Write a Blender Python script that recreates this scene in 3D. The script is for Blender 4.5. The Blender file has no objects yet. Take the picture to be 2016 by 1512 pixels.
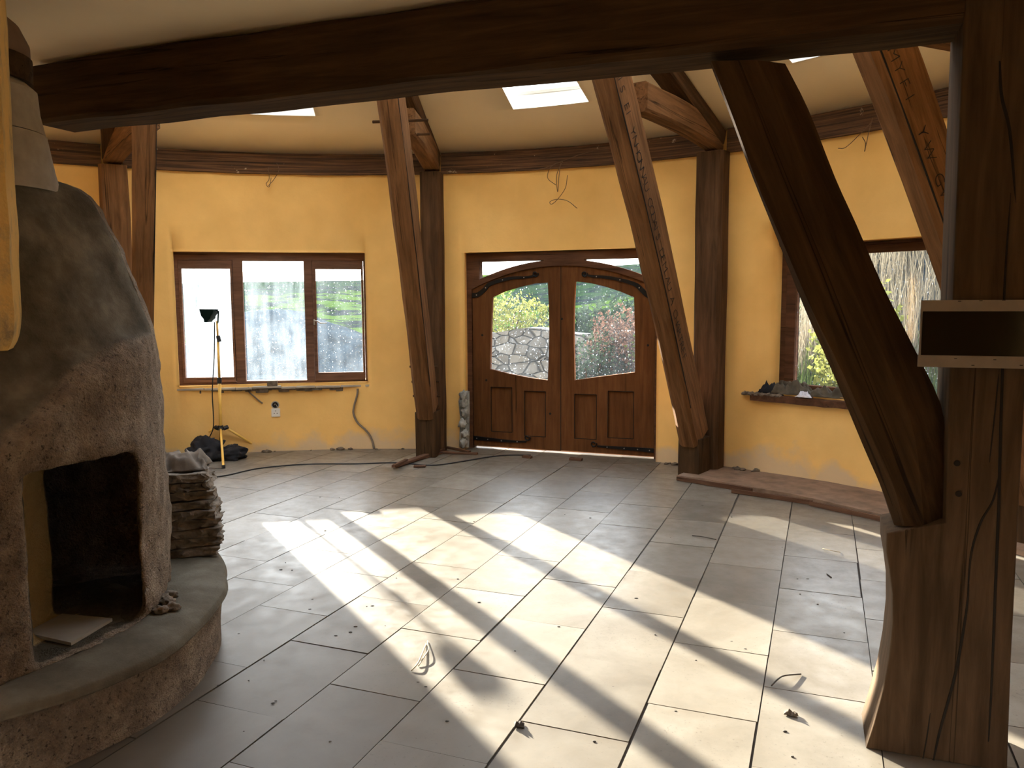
import bpy, bmesh, math, random
from mathutils import Vector, Matrix, noise
random.seed(7)
S = bpy.context.scene
COL = S.collection
R_ = math.radians

# ---------------------------------------------------------------- camera
CAMZ = 1.52
FPX, PIT, ROL = 1578.0, 0.102, -0.00536
cp, sp, cr, sr = math.cos(PIT), math.sin(PIT), math.cos(ROL), math.sin(ROL)
right = Vector((cr, sp * sr, sr * cp))
upv = Vector((-sr, sp * cr, cr * cp))
fwd = Vector((0, cp, -sp))
cam_d = bpy.data.cameras.new('camera')
cam_d.sensor_width = 36
cam_d.lens = FPX / 2016 * 36
cam_d.clip_start = 0.05
cam_d.clip_end = 500
cam = bpy.data.objects.new('camera', cam_d)
COL.objects.link(cam)
M = Matrix.Identity(4)
for i in range(3):
    M[i][0], M[i][1], M[i][2] = right[i], upv[i], -fwd[i]
M[2][3] = CAMZ
cam.matrix_world = M
S.camera = cam

# ---------------------------------------------------------------- world, sun, exposure
S.view_settings.view_transform = 'Standard'
S.view_settings.look = 'None'
S.view_settings.gamma = 1
S.view_settings.use_curve_mapping = False
S.view_settings.exposure = 2.15
w = bpy.data.worlds.new('sky')
S.world = w
w.use_nodes = True
nt = w.node_tree
nt.nodes.clear()
bg = nt.nodes.new('ShaderNodeBackground')
out = nt.nodes.new('ShaderNodeOutputWorld')
tc = nt.nodes.new('ShaderNodeTexCoord')
sx = nt.nodes.new('ShaderNodeSeparateXYZ')
rp = nt.nodes.new('ShaderNodeValToRGB')
rp.color_ramp.elements[0].position = 0.0
rp.color_ramp.elements[0].color = (0.98, 0.93, 0.83, 1)
rp.color_ramp.elements[1].position = 0.7
rp.color_ramp.elements[1].color = (0.70, 0.76, 0.86, 1)
nt.links.new(tc.outputs['Generated'], sx.inputs[0])
nt.links.new(sx.outputs['Z'], rp.inputs[0])
nt.links.new(rp.outputs[0], bg.inputs[0])
nt.links.new(bg.outputs[0], out.inputs[0])
bg.inputs[1].default_value = 2.6
SUN_AZ, SUN_EL = R_(-59.5), R_(14.4)       # direction the light travels on the floor, height of the sun
sun_d = bpy.data.lights.new('sun', 'SUN')
sun_d.energy = 14
sun_d.angle = R_(0.6)
sun_d.color = (1.0, 0.9, 0.74)
sun = bpy.data.objects.new('sun', sun_d)
COL.objects.link(sun)
sd = Vector((math.cos(SUN_AZ) * math.cos(SUN_EL), math.sin(SUN_AZ) * math.cos(SUN_EL), -math.sin(SUN_EL)))
sun.rotation_euler = sd.to_track_quat('-Z', 'Y').to_euler()
sun.location = (-6, 14, 8)
cy = S.cycles
cy.max_bounces = 10
cy.diffuse_bounces = 6
cy.glossy_bounces = 4
cy.transparent_max_bounces = 12
cy.sample_clamp_indirect = 6
cy.use_denoising = True
cy.caustics_reflective = False
cy.caustics_refractive = False

# ---------------------------------------------------------------- surveying helpers
def ray(px, py):
    x, y = (px - 1008) / FPX, (756 - py) / FPX
    x, y = cr * x - sr * y, sr * x + cr * y
    return Vector((x, cp + sp * y, y * cp - sp))
EYE = Vector((0, 0, CAMZ))
def F(px, py, z=0.0):
    d = ray(px, py)
    return EYE + d * ((z - CAMZ) / d.z)
def A(px, py, Y):
    d = ray(px, py)
    return EYE + d * (Y / d.y)
def on(Mx, px, py, off=0.0):
    """local (x, z) of a sight line in the plane y=off of the frame Mx"""
    n = Mx.to_3x3() @ Vector((0, 1, 0))
    o = Mx @ Vector((0, off, 0))
    d = ray(px, py)
    p = EYE + d * (((o - EYE).dot(n)) / d.dot(n))
    l = Mx.inverted() @ p
    return (l.x, l.z)
CX, CY, RW = -1.39, 2.94, 5.33
def pol(a, r, z=0.0):
    a = R_(a)
    return Vector((CX + r * math.cos(a), CY + r * math.sin(a), z))
def cyl(px, py, r=RW):
    d = ray(px, py)
    a = d.x ** 2 + d.y ** 2
    b = -2 * (d.x * CX + d.y * CY)
    c = CX * CX + CY * CY - r * r
    t = (-b + math.sqrt(b * b - 4 * a * c)) / 2 / a
    p = EYE + d * t
    return math.degrees(math.atan2(p.y - CY, p.x - CX)), p

def sm(a, b, x):
    t_ = max(0, min(1, (x - a) / (b - a)))
    return t_ * t_ * (3 - 2 * t_)

# ---------------------------------------------------------------- materials
def nmat(name):
    m = bpy.data.materials.new(name)
    m.use_nodes = True
    t = m.node_tree
    b = t.nodes['Principled BSDF']
    return m, t, b
def N(t, kind, **kw):
    n = t.nodes.new(kind)
    for k, v in kw.items():
        if k in n.inputs:
            n.inputs[k].default_value = v
        else:
            setattr(n, k, v)
    return n
def ramp(t, fac, stops):
    r = t.nodes.new('ShaderNodeValToRGB')
    e = r.color_ramp.elements
    while len(e) < len(stops):
        e.new(0.5)
    for i, (p, c) in enumerate(stops):
        e[i].position = p
        e[i].color = (c[0], c[1], c[2], 1)
    t.links.new(fac, r.inputs[0])
    return r.outputs[0]
def mixc(t, fac, a, b, mode='MIX'):
    m = t.nodes.new('ShaderNodeMix')
    m.data_type = 'RGBA'
    m.blend_type = mode
    for s, v in ((m.inputs[0], fac), (m.inputs[6], a), (m.inputs[7], b)):
        if isinstance(v, (int, float)):
            s.default_value = v
        elif isinstance(v, tuple):
            s.default_value = (*v, 1) if len(v) == 3 else v
        else:
            t.links.new(v, s)
    return m.outputs[2]
def mth(t, op, a, b=None, clamp=False):
    m = t.nodes.new('ShaderNodeMath')
    m.operation = op
    m.use_clamp = clamp
    for s, v in ((m.inputs[0], a), (m.inputs[1], b)):
        if v is None: continue
        if isinstance(v, (int, float)): s.default_value = v
        else: t.links.new(v, s)
    return m.outputs[0]
def coords(t, scale=(1, 1, 1), rnd=True, kind='Object'):
    c = t.nodes.new('ShaderNodeTexCoord')
    mp = t.nodes.new('ShaderNodeMapping')
    mp.inputs['Scale'].default_value = scale
    t.links.new(c.outputs[kind], mp.inputs[0])
    if rnd:
        oi = t.nodes.new('ShaderNodeObjectInfo')
        k = mth(t, 'MULTIPLY', oi.outputs['Random'], 37.0)
        cx = t.nodes.new('ShaderNodeCombineXYZ')
        for i in range(3): t.links.new(k, cx.inputs[i])
        t.links.new(cx.outputs[0], mp.inputs['Location'])
    return mp.outputs[0]
def noi(t, vec, scale, detail=4, rough=.55, dist=0):
    n = t.nodes.new('ShaderNodeTexNoise')
    n.inputs['Scale'].default_value = scale
    n.inputs['Detail'].default_value = detail
    n.inputs['Roughness'].default_value = rough
    n.inputs['Distortion'].default_value = dist
    if vec is not None: t.links.new(vec, n.inputs['Vector'])
    return n.outputs[0]
def bump(t, b, h, strength=.3, dist=.01):
    n = t.nodes.new('ShaderNodeBump')
    n.inputs['Strength'].default_value = strength
    n.inputs['Distance'].default_value = dist
    t.links.new(h, n.inputs['Height'])
    t.links.new(n.outputs[0], b.inputs['Normal'])
def wood(name, light, dark, crack=(.006, .0035, .002), rough=.88, cr=.63, long=1.0):
    m, t, b = nmat(name)
    v1 = coords(t, (1.3 * long, 16, 16))
    v2 = coords(t, (.5 * long, 22, 22))
    v3 = coords(t, (1.2, 2.2, 2.2))
    g = noi(t, v1, 1.6, 6, .62, .5)
    base = ramp(t, g, [(.28, dark), (.5, tuple((a + b_) / 2 for a, b_ in zip(light, dark))), (.72, light)])
    pat = noi(t, v3, 1.4, 4)
    base = mixc(t, .55, base, ramp(t, pat, [(.3, (.55, .5, .45)), (.7, (1.25, 1.2, 1.15))]), 'MULTIPLY')
    c = noi(t, v2, 1.0, 3, .5, .3)
    f = ramp(t, c, [(cr, (0, 0, 0)), (cr + .025, (1, 1, 1)), (cr + .05, (0, 0, 0))])
    base = mixc(t, mth(t, 'MULTIPLY', f, .8), base, crack)
    t.links.new(base, b.inputs['Base Color'])
    b.inputs['Roughness'].default_value = rough
    b.inputs['Specular IOR Level'].default_value = .12
    bump(t, b, mth(t, 'SUBTRACT', g, f), .35, .006)
    return m
def plain(name, col, rough=.6, var=.25, scale=8, metal=0, bumpd=0.0, spec=.4):
    m, t, b = nmat(name)
    v = coords(t)
    n = noi(t, v, scale, 5)
    lo, hi = tuple(x * (1 - var) for x in col), tuple(min(1, x * (1 + var)) for x in col)
    t.links.new(ramp(t, n, [(.3, lo), (.7, hi)]), b.inputs['Base Color'])
    b.inputs['Roughness'].default_value = rough
    b.inputs['Metallic'].default_value = metal
    b.inputs['Specular IOR Level'].default_value = spec
    if bumpd: bump(t, b, n, .6, bumpd)
    return m
MAT = {}
MAT['oak'] = wood('oak_weathered', (.115, .064, .033), (.042, .022, .011))
MAT['oak_warm'] = wood('oak_warm', (.25, .13, .058), (.09, .044, .019))
MAT['oak_dark'] = wood('oak_dark', (.092, .052, .024), (.027, .0155, .008))
MAT['door_oak'] = wood('door_oak', (.165, .072, .025), (.09, .034, .012), cr=.72)
for n_ in MAT['door_oak'].node_tree.nodes:
    if n_.type == 'MAPPING':
        s_ = n_.inputs['Scale'].default_value
        n_.inputs['Scale'].default_value = (s_[1], s_[2], s_[0])
MAT['frame_wood_pale'] = wood('frame_wood_pale', (.22, .125, .088), (.10, .055, .038), cr=.70)
MAT['frame_wood'] = wood('frame_wood', (.15, .075, .042), (.06, .028, .016), cr=.68)
MAT['scrap'] = wood('scrap_wood', (.17, .095, .06), (.07, .035, .022))
MAT['crack'] = plain('crack_shadow', (.012, .008, .005), .9)
MAT['iron'] = plain('black_iron', (.012, .012, .013), .45, metal=.6, bumpd=.002)
MAT['steel'] = plain('steel', (.55, .53, .5), .35, metal=.9)
MAT['black_rubber'] = plain('black_rubber', (.012, .013, .016), .5)
MAT['black_cloth'] = plain('black_cloth', (.008, .008, .011), .85, bumpd=.004, scale=30)
MAT['white_plastic'] = plain('white_plastic', (.72, .70, .64), .4, .05)
MAT['grey_plastic'] = plain('grey_plastic', (.30, .30, .29), .5, .3, 30)
MAT['yellow_metal'] = plain('yellow_metal', (.82, .50, .10), .35, .08, spec=.5)
MAT['lamp_green'] = plain('dark_green_metal', (.004, .012, .011), .7, spec=.05)
MAT['cream_board'] = plain('cream_board', (.25, .205, .165), .6, .1, 20)
MAT['tile_loose'] = plain('loose_tile', (.36, .32, .26), .5, .15, 6)
MAT['sack'] = plain('sack_cloth', (.15, .115, .085), .9, .35, 14, bumpd=.006)
MAT['slab'] = plain('slab_clay', (.15, .115, .083), .95, .45, 22, bumpd=.02)
MAT['stone'] = plain('grey_stone', (.34, .34, .31), .9, .5, 14, bumpd=.02)
MAT['cloth_olive'] = plain('cloth_olive', (.085, .07, .05), .95, .45, 12, bumpd=.006)
MAT['cloth_white'] = plain('cloth_white', (.70, .70, .78), .9, .12, 12)
MAT['cord'] = plain('grey_cord', (.20, .16, .12), .7)
MAT['wire'] = plain('brown_wire', (.15, .085, .045), .6)
MAT['debris'] = plain('debris', (.05, .04, .032), .9)
MAT['straw'] = plain('straw', (.42, .34, .22), .8)

def m_plaster():
    m, t, b = nmat('yellow_plaster')
    v = coords(t, rnd=False)
    n1, n2, n3 = noi(t, v, .9, 4), noi(t, v, 3.5, 5), noi(t, v, 40, 3)
    c = ramp(t, n1, [(.3, (.85, .515, .158)), (.7, (.91, .59, .212))])
    c = mixc(t, .35, c, ramp(t, n2, [(.3, (.82, .78, .70)), (.7, (1.1, 1.1, 1.1))]), 'MULTIPLY')
    g = N(t, 'ShaderNodeNewGeometry')
    s = N(t, 'ShaderNodeSeparateXYZ')
    t.links.new(g.outputs['Position'], s.inputs[0])
    h = mth(t, 'ADD', s.outputs['Z'], mth(t, 'MULTIPLY', noi(t, v, 2.3, 5), -.75))
    f = ramp(t, h, [(0.0, (1, 1, 1)), (.5, (1, 1, 1))])
    hh = N(t, 'ShaderNodeMapRange')
    hh.inputs['From Min'].default_value = -.20
    hh.inputs['From Max'].default_value = -.32
    t.links.new(h, hh.inputs[0])
    c = mixc(t, mth(t, 'MULTIPLY', hh.outputs[0], .55), c, (.50, .44, .37))
    t.links.new(c, b.inputs['Base Color'])
    b.inputs['Roughness'].default_value = .8
    b.inputs['Specular IOR Level'].default_value = .25
    bump(t, b, mth(t, 'ADD', n3, mth(t, 'MULTIPLY', n2, 3)), .25, .004)
    return m
MAT['plaster'] = m_plaster()
def m_yellow_worn():
    m, t, b = nmat('worn_yellow_plaster')
    v = coords(t, rnd=False)
    n1, n2 = noi(t, v, 5, 6, .7), noi(t, v, 40, 4)
    c = ramp(t, n1, [(.48, (.78, .50, .16)), (.60, (.55, .38, .16)), (.68, (.24, .19, .12))])
    t.links.new(c, b.inputs['Base Color'])
    b.inputs['Roughness'].default_value = .9
    bump(t, b, mth(t, 'ADD', n2, n1), .7, .008)
    return m
MAT['plaster_worn'] = m_yellow_worn()
MAT['ceiling'] = plain('cream_lime_ceiling', (.92, .80, .58), .9, .05, 1.3, spec=.1)
MAT['ceiling_low'] = plain('cream_lime_loft', (.90, .77, .56), .9, .07, 1.3, spec=.1)
MAT['reveal_white'] = plain('white_reveal', (.85, .84, .80), .8, .04)
MAT['outer_wall'] = plain('outer_render', (.55, .50, .42), .9)
MAT['roof'] = plain('turf_roof', (.10, .13, .04), .95)
MAT['screed'] = plain('brown_screed', (.235, .155, .105), .95, .3, 9, bumpd=.01)
MAT['flue'] = plain('pale_clay_flue', (.36, .31, .25), .85, .18, 12, bumpd=.003)
MAT['flue_brown'] = plain('brown_clay', (.20, .13, .085), .9, .2, 8)
MAT['grout'] = plain('floor_gap', (.05, .04, .032), .95)

def m_tile():
    m, t, b = nmat('travertine')
    v = coords(t, (1, 1, 1), rnd=False)
    at = N(t, 'ShaderNodeAttribute', attribute_name='tone')
    ad = N(t, 'ShaderNodeVectorMath', operation='ADD')
    t.links.new(v, ad.inputs[0])
    sc = N(t, 'ShaderNodeVectorMath', operation='SCALE')
    t.links.new(at.outputs['Vector'], sc.inputs[0])
    sc.inputs['Scale'].default_value = 30
    t.links.new(sc.outputs[0], ad.inputs[1])
    n1, n2 = noi(t, ad.outputs[0], 2.4, 6, .6, .8), noi(t, ad.outputs[0], 9, 6, .65)
    c = ramp(t, n1, [(.3, (.155, .132, .102)), (.55, (.20, .175, .14)), (.75, (.24, .215, .178))])
    s = N(t, 'ShaderNodeSeparateXYZ')
    t.links.new(at.outputs['Vector'], s.inputs[0])
    c = mixc(t, 1.0, c, ramp(t, s.outputs[0], [(0, (.76, .74, .72)), (1, (1.08, 1.08, 1.08))]), 'MULTIPLY')
    # pits and trodden dirt
    d1, d2 = noi(t, v, 75, 3, .6), noi(t, v, 1.6, 5, .7)
    dm = mth(t, 'ADD', d1, mth(t, 'MULTIPLY', d2, .45))
    c = mixc(t, ramp(t, dm, [(.86, (0, 0, 0)), (.97, (.7, .7, .7))]), c, (.085, .066, .05))
    c = mixc(t, .5, c, ramp(t, n2, [(.3, (.80, .785, .76)), (.55, (1.0, 1.0, 1.0)), (.7, (1.08, 1.08, 1.08))]), 'MULTIPLY')
    # dust gathered towards the stove
    g = N(t, 'ShaderNodeVectorMath', operation='DISTANCE')
    t.links.new(v, g.inputs[0])
    g.inputs[1].default_value = (-2.2, 3.2, 0)
    dd = mth(t, 'ADD', g.outputs['Value'], mth(t, 'MULTIPLY', n2, -1.2))
    mr = N(t, 'ShaderNodeMapRange')
    mr.inputs['From Min'].default_value = 1.7
    mr.inputs['From Max'].default_value = .4
    t.links.new(dd, mr.inputs[0])
    c = mixc(t, mth(t, 'MULTIPLY', mr.outputs[0], .8), c, (.085, .065, .046))
    t.links.new(c, b.inputs['Base Color'])
    t.links.new(ramp(t, n2, [(.3, (.48,) * 3), (.7, (.30,) * 3)]), b.inputs['Roughness'])
    b.inputs['Specular IOR Level'].default_value = .36
    bump(t, b, n2, .12, .003)
    return m
MAT['tile'] = m_tile()
def m_stove():
    m, t, b = nmat('clay_stove')
    v = coords(t, rnd=False)
    at = N(t, 'ShaderNodeAttribute', attribute_name='zone')
    s = N(t, 'ShaderNodeSeparateXYZ')
    t.links.new(at.outputs['Vector'], s.inputs[0])
    n1, n2, n3 = noi(t, v, 9, 7, .75), noi(t, v, 60, 4, .75), noi(t, v, 130, 2)
    rough = ramp(t, n1, [(.33, (.15, .11, .078)), (.5, (.24, .18, .13)), (.68, (.38, .30, .215))])
    rough = mixc(t, ramp(t, n2, [(.56, (0, 0, 0)), (.66, (.9, .9, .9))]), rough, (.055, .04, .03))
    smooth = ramp(t, noi(t, v, 6, 6, .6), [(.34, (.075, .062, .044)), (.5, (.13, .11, .08)), (.66, (.21, .18, .135))])
    c = mixc(t, s.outputs[0], rough, smooth)
    ye = ramp(t, n1, [(.3, (.40, .28, .125)), (.7, (.50, .36, .17))])
    c = mixc(t, s.outputs[1], c, ye)
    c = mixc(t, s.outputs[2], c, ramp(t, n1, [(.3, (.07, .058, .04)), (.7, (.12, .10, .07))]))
    t.links.new(c, b.inputs['Base Color'])
    b.inputs['Roughness'].default_value = .95
    b.inputs['Specular IOR Level'].default_value = .15
    hmix = mth(t, 'MULTIPLY', mth(t, 'ADD', n2, n3), mth(t, 'SUBTRACT', 1.15, s.outputs[0]))
    bump(t, b, hmix, .9, .014)
    return m
MAT['stove'] = m_stove()
def m_glass(name, dirt, streak=1.0):
    m, t, b = nmat(name)
    t.nodes.remove(b)
    o = t.nodes['Material Output']
    v = coords(t, (9, 9, 1.2), rnd=True)
    v2 = coords(t, (1, 1, 1), rnd=True)
    n1, n2 = noi(t, v, 1.6, 4, .6), noi(t, v2, 3.2, 5, .65)
    n3 = noi(t, v2, 60, 2)
    f = mth(t, 'MULTIPLY', ramp(t, mth(t, 'ADD', mth(t, 'MULTIPLY', n1, .6 * streak), mth(t, 'MULTIPLY', n2, .6)), [(.42, (.12,) * 3), (.85, (1,) * 3)]), dirt)
    f = mth(t, 'ADD', f, mth(t, 'MULTIPLY', ramp(t, n3, [(.66, (0,) * 3), (.70, (1,) * 3)]), .25), True)
    tr = N(t, 'ShaderNodeBsdfTransparent')
    tr.inputs[0].default_value = (.90, .95, .98, 1)
    tl = N(t, 'ShaderNodeBsdfTranslucent')
    tl.inputs[0].default_value = (.66, .80, .97, 1)
    gl = N(t, 'ShaderNodeBsdfGlossy')
    gl.inputs['Roughness'].default_value = .05
    fr = N(t, 'ShaderNodeFresnel')
    m1, m2 = N(t, 'ShaderNodeMixShader'), N(t, 'ShaderNodeMixShader')
    t.links.new(f, m1.inputs[0])
    t.links.new(tr.outputs[0], m1.inputs[1])
    t.links.new(tl.outputs[0], m1.inputs[2])
    t.links.new(mth(t, 'MULTIPLY', fr.outputs[0], .7), m2.inputs[0])
    t.links.new(m1.outputs[0], m2.inputs[1])
    t.links.new(gl.outputs[0], m2.inputs[2])
    t.links.new(m2.outputs[0], o.inputs[0])
    return m
MAT['glass_dirty'] = m_glass('very_misted_glass', .22)
MAT['glass_mid'] = m_glass('misted_glass', .085)
MAT['glass_clearer'] = m_glass('lightly_misted_glass', .035)
MAT['glass'] = m_glass('window_glass', .02)
MAT['glass_sky'] = m_glass('roof_glass', .06)
def m_mirror():
    m, t, b = nmat('dark_gloss_panel')
    b.inputs['Base Color'].default_value = (.002, .002, .002, 1)
    b.inputs['Roughness'].default_value = .10
    b.inputs['Specular IOR Level'].default_value = .22
    n = noi(t, coords(t), 5, 3)
    bump(t, b, n, .05, .01)
    return m
MAT['gloss_black'] = m_mirror()
def m_leaf(name, c1, c2, trans=.35):
    m, t, b = nmat(name)
    o = t.nodes['Material Output']
    n = noi(t, coords(t, rnd=False), 3.5, 4)
    c = ramp(t, n, [(.3, c1), (.7, c2)])
    t.links.new(c, b.inputs['Base Color'])
    b.inputs['Roughness'].default_value = .9
    b.inputs['Specular IOR Level'].default_value = .05
    tl = N(t, 'ShaderNodeBsdfTranslucent')
    t.links.new(c, tl.inputs[0])
    mx = N(t, 'ShaderNodeMixShader')
    mx.inputs[0].default_value = trans
    t.links.new(b.outputs[0], mx.inputs[1])
    t.links.new(tl.outputs[0], mx.inputs[2])
    t.links.new(mx.outputs[0], o.inputs[0])
    return m
MAT['leaf_green'] = m_leaf('leaf_green', (.03, .05, .012), (.10, .125, .035))
MAT['leaf_dark'] = m_leaf('leaf_dark', (.012, .022, .014), (.035, .055, .03))
MAT['leaf_red'] = m_leaf('leaf_red', (.05, .028, .022), (.12, .07, .052))
MAT['leaf_yellow'] = m_leaf('leaf_yellow', (.10, .11, .03), (.20, .20, .06))
MAT['reed'] = m_leaf('reed', (.11, .09, .06), (.22, .19, .14))
MAT['grass'] = m_leaf('grass', (.035, .06, .016), (.11, .135, .04), .3)
def m_field():
    m, t, b = nmat('hill_fields')
    v = coords(t, rnd=False)
    vo = N(t, 'ShaderNodeTexVoronoi')
    vo.inputs['Scale'].default_value = .045
    t.links.new(v, vo.inputs['Vector'])
    c = ramp(t, vo.outputs['Color'], [(.3, (.010, .020, .010)), (.5, (.035, .062, .008)), (.75, (.05, .075, .012))])
    c = mixc(t, ramp(t, noi(t, v, .5, 6, .7), [(.48, (0,) * 3), (.56, (1,) * 3)]), c, (.006, .009, .010))
    t.links.new(c, b.inputs['Base Color'])
    b.inputs['Roughness'].default_value = 1
    b.inputs['Specular IOR Level'].default_value = 0
    return m
MAT['field'] = m_field()
MAT['soil'] = plain('soil_and_turf', (.022, .030, .036), 1, .5, 3, bumpd=.03, spec=0)
def m_rubble():
    m, t, b = nmat('rubble_stone')
    v = coords(t, (1, 1, 1.7), rnd=False)
    vo = N(t, 'ShaderNodeTexVoronoi')
    vo.inputs['Scale'].default_value = 4.6
    ve = N(t, 'ShaderNodeTexVoronoi', feature='DISTANCE_TO_EDGE')
    ve.inputs['Scale'].default_value = 4.6
    t.links.new(v, vo.inputs['Vector'])
    t.links.new(v, ve.inputs['Vector'])
    c = ramp(t, vo.outputs['Color'], [(.2, (.055, .052, .047)), (.6, (.125, .115, .10)), (.9, (.085, .09, .095))])
    e = ramp(t, ve.outputs['Distance'], [(.01, (.12,) * 3), (.07, (1,) * 3)])
    c = mixc(t, 1.0, c, e, 'MULTIPLY')
    c = mixc(t, .6, c, ramp(t, noi(t, v, 8, 5), [(.3, (.6,) * 3), (.7, (1.2,) * 3)]), 'MULTIPLY')
    t.links.new(c, b.inputs['Base Color'])
    b.inputs['Roughness'].default_value = .95
    bump(t, b, e, .8, .04)
    return m
MAT['rubble'] = m_rubble()

# ---------------------------------------------------------------- object helpers
def tag(o, label=None, cat=None, group=None, kind=None):
    if label: o['label'] = label
    if cat: o['category'] = cat
    if group: o['group'] = group
    if kind: o['kind'] = kind
    return o
def empty(name, loc, label=None, cat=None, group=None, kind=None):
    o = bpy.data.objects.new(name, None)
    COL.objects.link(o)
    o.location = loc
    o.empty_display_size = .1
    return tag(o, label, cat, group, kind)
def wm(o):
    if o.parent is None:
        return o.matrix_basis.copy()
    return wm(o.parent) @ o.matrix_parent_inverse @ o.matrix_basis
def attach(o, parent):
    if parent is not None:
        o.parent = parent
        o.matrix_parent_inverse = wm(parent).inverted()
def link(name, me, mat, parent=None, mw=None, smooth=False, label=None):
    o = bpy.data.objects.new(name, me)
    COL.objects.link(o)
    if mat is not None:
        for mm in (mat if isinstance(mat, (list, tuple)) else [mat]):
            me.materials.append(MAT[mm] if isinstance(mm, str) else mm)
    if mw is not None:
        o.matrix_basis = mw
    attach(o, parent)
    if smooth:
        for p in me.polygons: p.use_smooth = True
    if label: o['label'] = label
    return o
class MB:
    def __init__(s): s.v, s.f = [], []
    def add(s, vs, fs):
        k = len(s.v)
        s.v += [tuple(v) for v in vs]
        s.f += [tuple(i + k for i in f) for f in fs]
        return s
    def box(s, a, b, M=None):
        vs = [Vector((x, y, z)) for x in (a[0], b[0]) for y in (a[1], b[1]) for z in (a[2], b[2])]
        if M: vs = [M @ v for v in vs]
        return s.add(vs, [(0, 1, 3, 2), (4, 6, 7, 5), (0, 4, 5, 1), (2, 3, 7, 6), (0, 2, 6, 4), (1, 5, 7, 3)])
    def tube(s, pts, r, n=8, caps=True):
        pts = [Vector(p) for p in pts]
        rs = r if isinstance(r, (list, tuple)) else [r] * len(pts)
        vs, fs = [], []
        prev = None
        for i, p in enumerate(pts):
            d = (pts[min(i + 1, len(pts) - 1)] - pts[max(i - 1, 0)]).normalized()
            if prev is None:
                a = Vector((0, 0, 1)) if abs(d.z) < .9 else Vector((1, 0, 0))
                x = d.cross(a).normalized()
            else:
                x = (prev - d * prev.dot(d)).normalized()
            prev = x
            y = d.cross(x)
            for k in range(n):
                t = 2 * math.pi * k / n
                vs.append(p + (x * math.cos(t) + y * math.sin(t)) * rs[i])
        for i in range(len(pts) - 1):
            for k in range(n):
                k2 = (k + 1) % n
                fs.append((i * n + k, i * n + k2, (i + 1) * n + k2, (i + 1) * n + k))
        if caps:
            fs.append(tuple(range(n))[::-1])
            fs.append(tuple((len(pts) - 1) * n + k for k in range(n)))
        return s.add(vs, fs)
    def mesh(s, name):
        me = bpy.data.meshes.new(name)
        me.from_pydata(s.v, [], s.f)
        me.update()
        bm = bmesh.new()
        bm.from_mesh(me)
        bmesh.ops.recalc_face_normals(bm, faces=bm.faces)
        bm.to_mesh(me)
        bm.free()
        return me
    def build(s, name, mat, parent=None, mw=None, smooth=False, label=None, bevel=0):
        o = link(name, s.mesh(name), mat, parent, mw, smooth, label)
        if bevel:
            md = o.modifiers.new('bevel', 'BEVEL')
            md.width = bevel
            md.segments = 2
            md.limit_method = 'ANGLE'
        return o
def smooth_path(pts, n=8):
    pts = [Vector(p) for p in pts]
    P = [pts[0] * 2 - pts[1]] + pts + [pts[-1] * 2 - pts[-2]]
    o = []
    for i in range(1, len(P) - 2):
        a, b, c, d = P[i - 1], P[i], P[i + 1], P[i + 2]
        for k in range(n):
            t = k / n
            o.append(.5 * ((2 * b) + (c - a) * t + (2 * a - 5 * b + 4 * c - d) * t * t + (3 * b - a - 3 * c + d) * t ** 3))
    o.append(pts[-1])
    return o
def plate(name, outer, holes, y0, y1, mat, parent, Mx, bevel=0.0, label=None):
    """flat board in the x-z plane of Mx, outline 'outer' with holes, from depth y0 to y1"""
    cu = bpy.data.curves.new(name, 'CURVE')
    cu.dimensions = '2D'
    cu.fill_mode = 'BOTH'
    cu.extrude = abs(y1 - y0) / 2 - bevel
    cu.bevel_depth = bevel
    cu.offset = -bevel
    for poly in [outer] + holes:
        sp_ = cu.splines.new('POLY')
        sp_.points.add(len(poly) - 1)
        for i, (x, z) in enumerate(poly):
            sp_.points[i].co = (x, z, 0, 1)
        sp_.use_cyclic_u = True
    tmp = bpy.data.objects.new('tmp', cu)
    COL.objects.link(tmp)
    dg = bpy.context.evaluated_depsgraph_get()
    me = bpy.data.meshes.new_from_object(tmp.evaluated_get(dg))
    bpy.data.objects.remove(tmp)
    bpy.data.curves.remove(cu)
    T = Matrix(((1, 0, 0, 0), (0, 0, -1, (y0 + y1) / 2), (0, 1, 0, 0), (0, 0, 0, 1)))
    me.transform(T)
    me.name = name
    me.materials.clear()
    return link(name, me, mat, parent, Mx.copy(), False, label)
def frame(o, x, y, z):
    Mx = Matrix.Identity(4)
    for i in range(3):
        Mx[i][0], Mx[i][1], Mx[i][2], Mx[i][3] = x[i], y[i], z[i], o[i]
    return Mx
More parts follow.
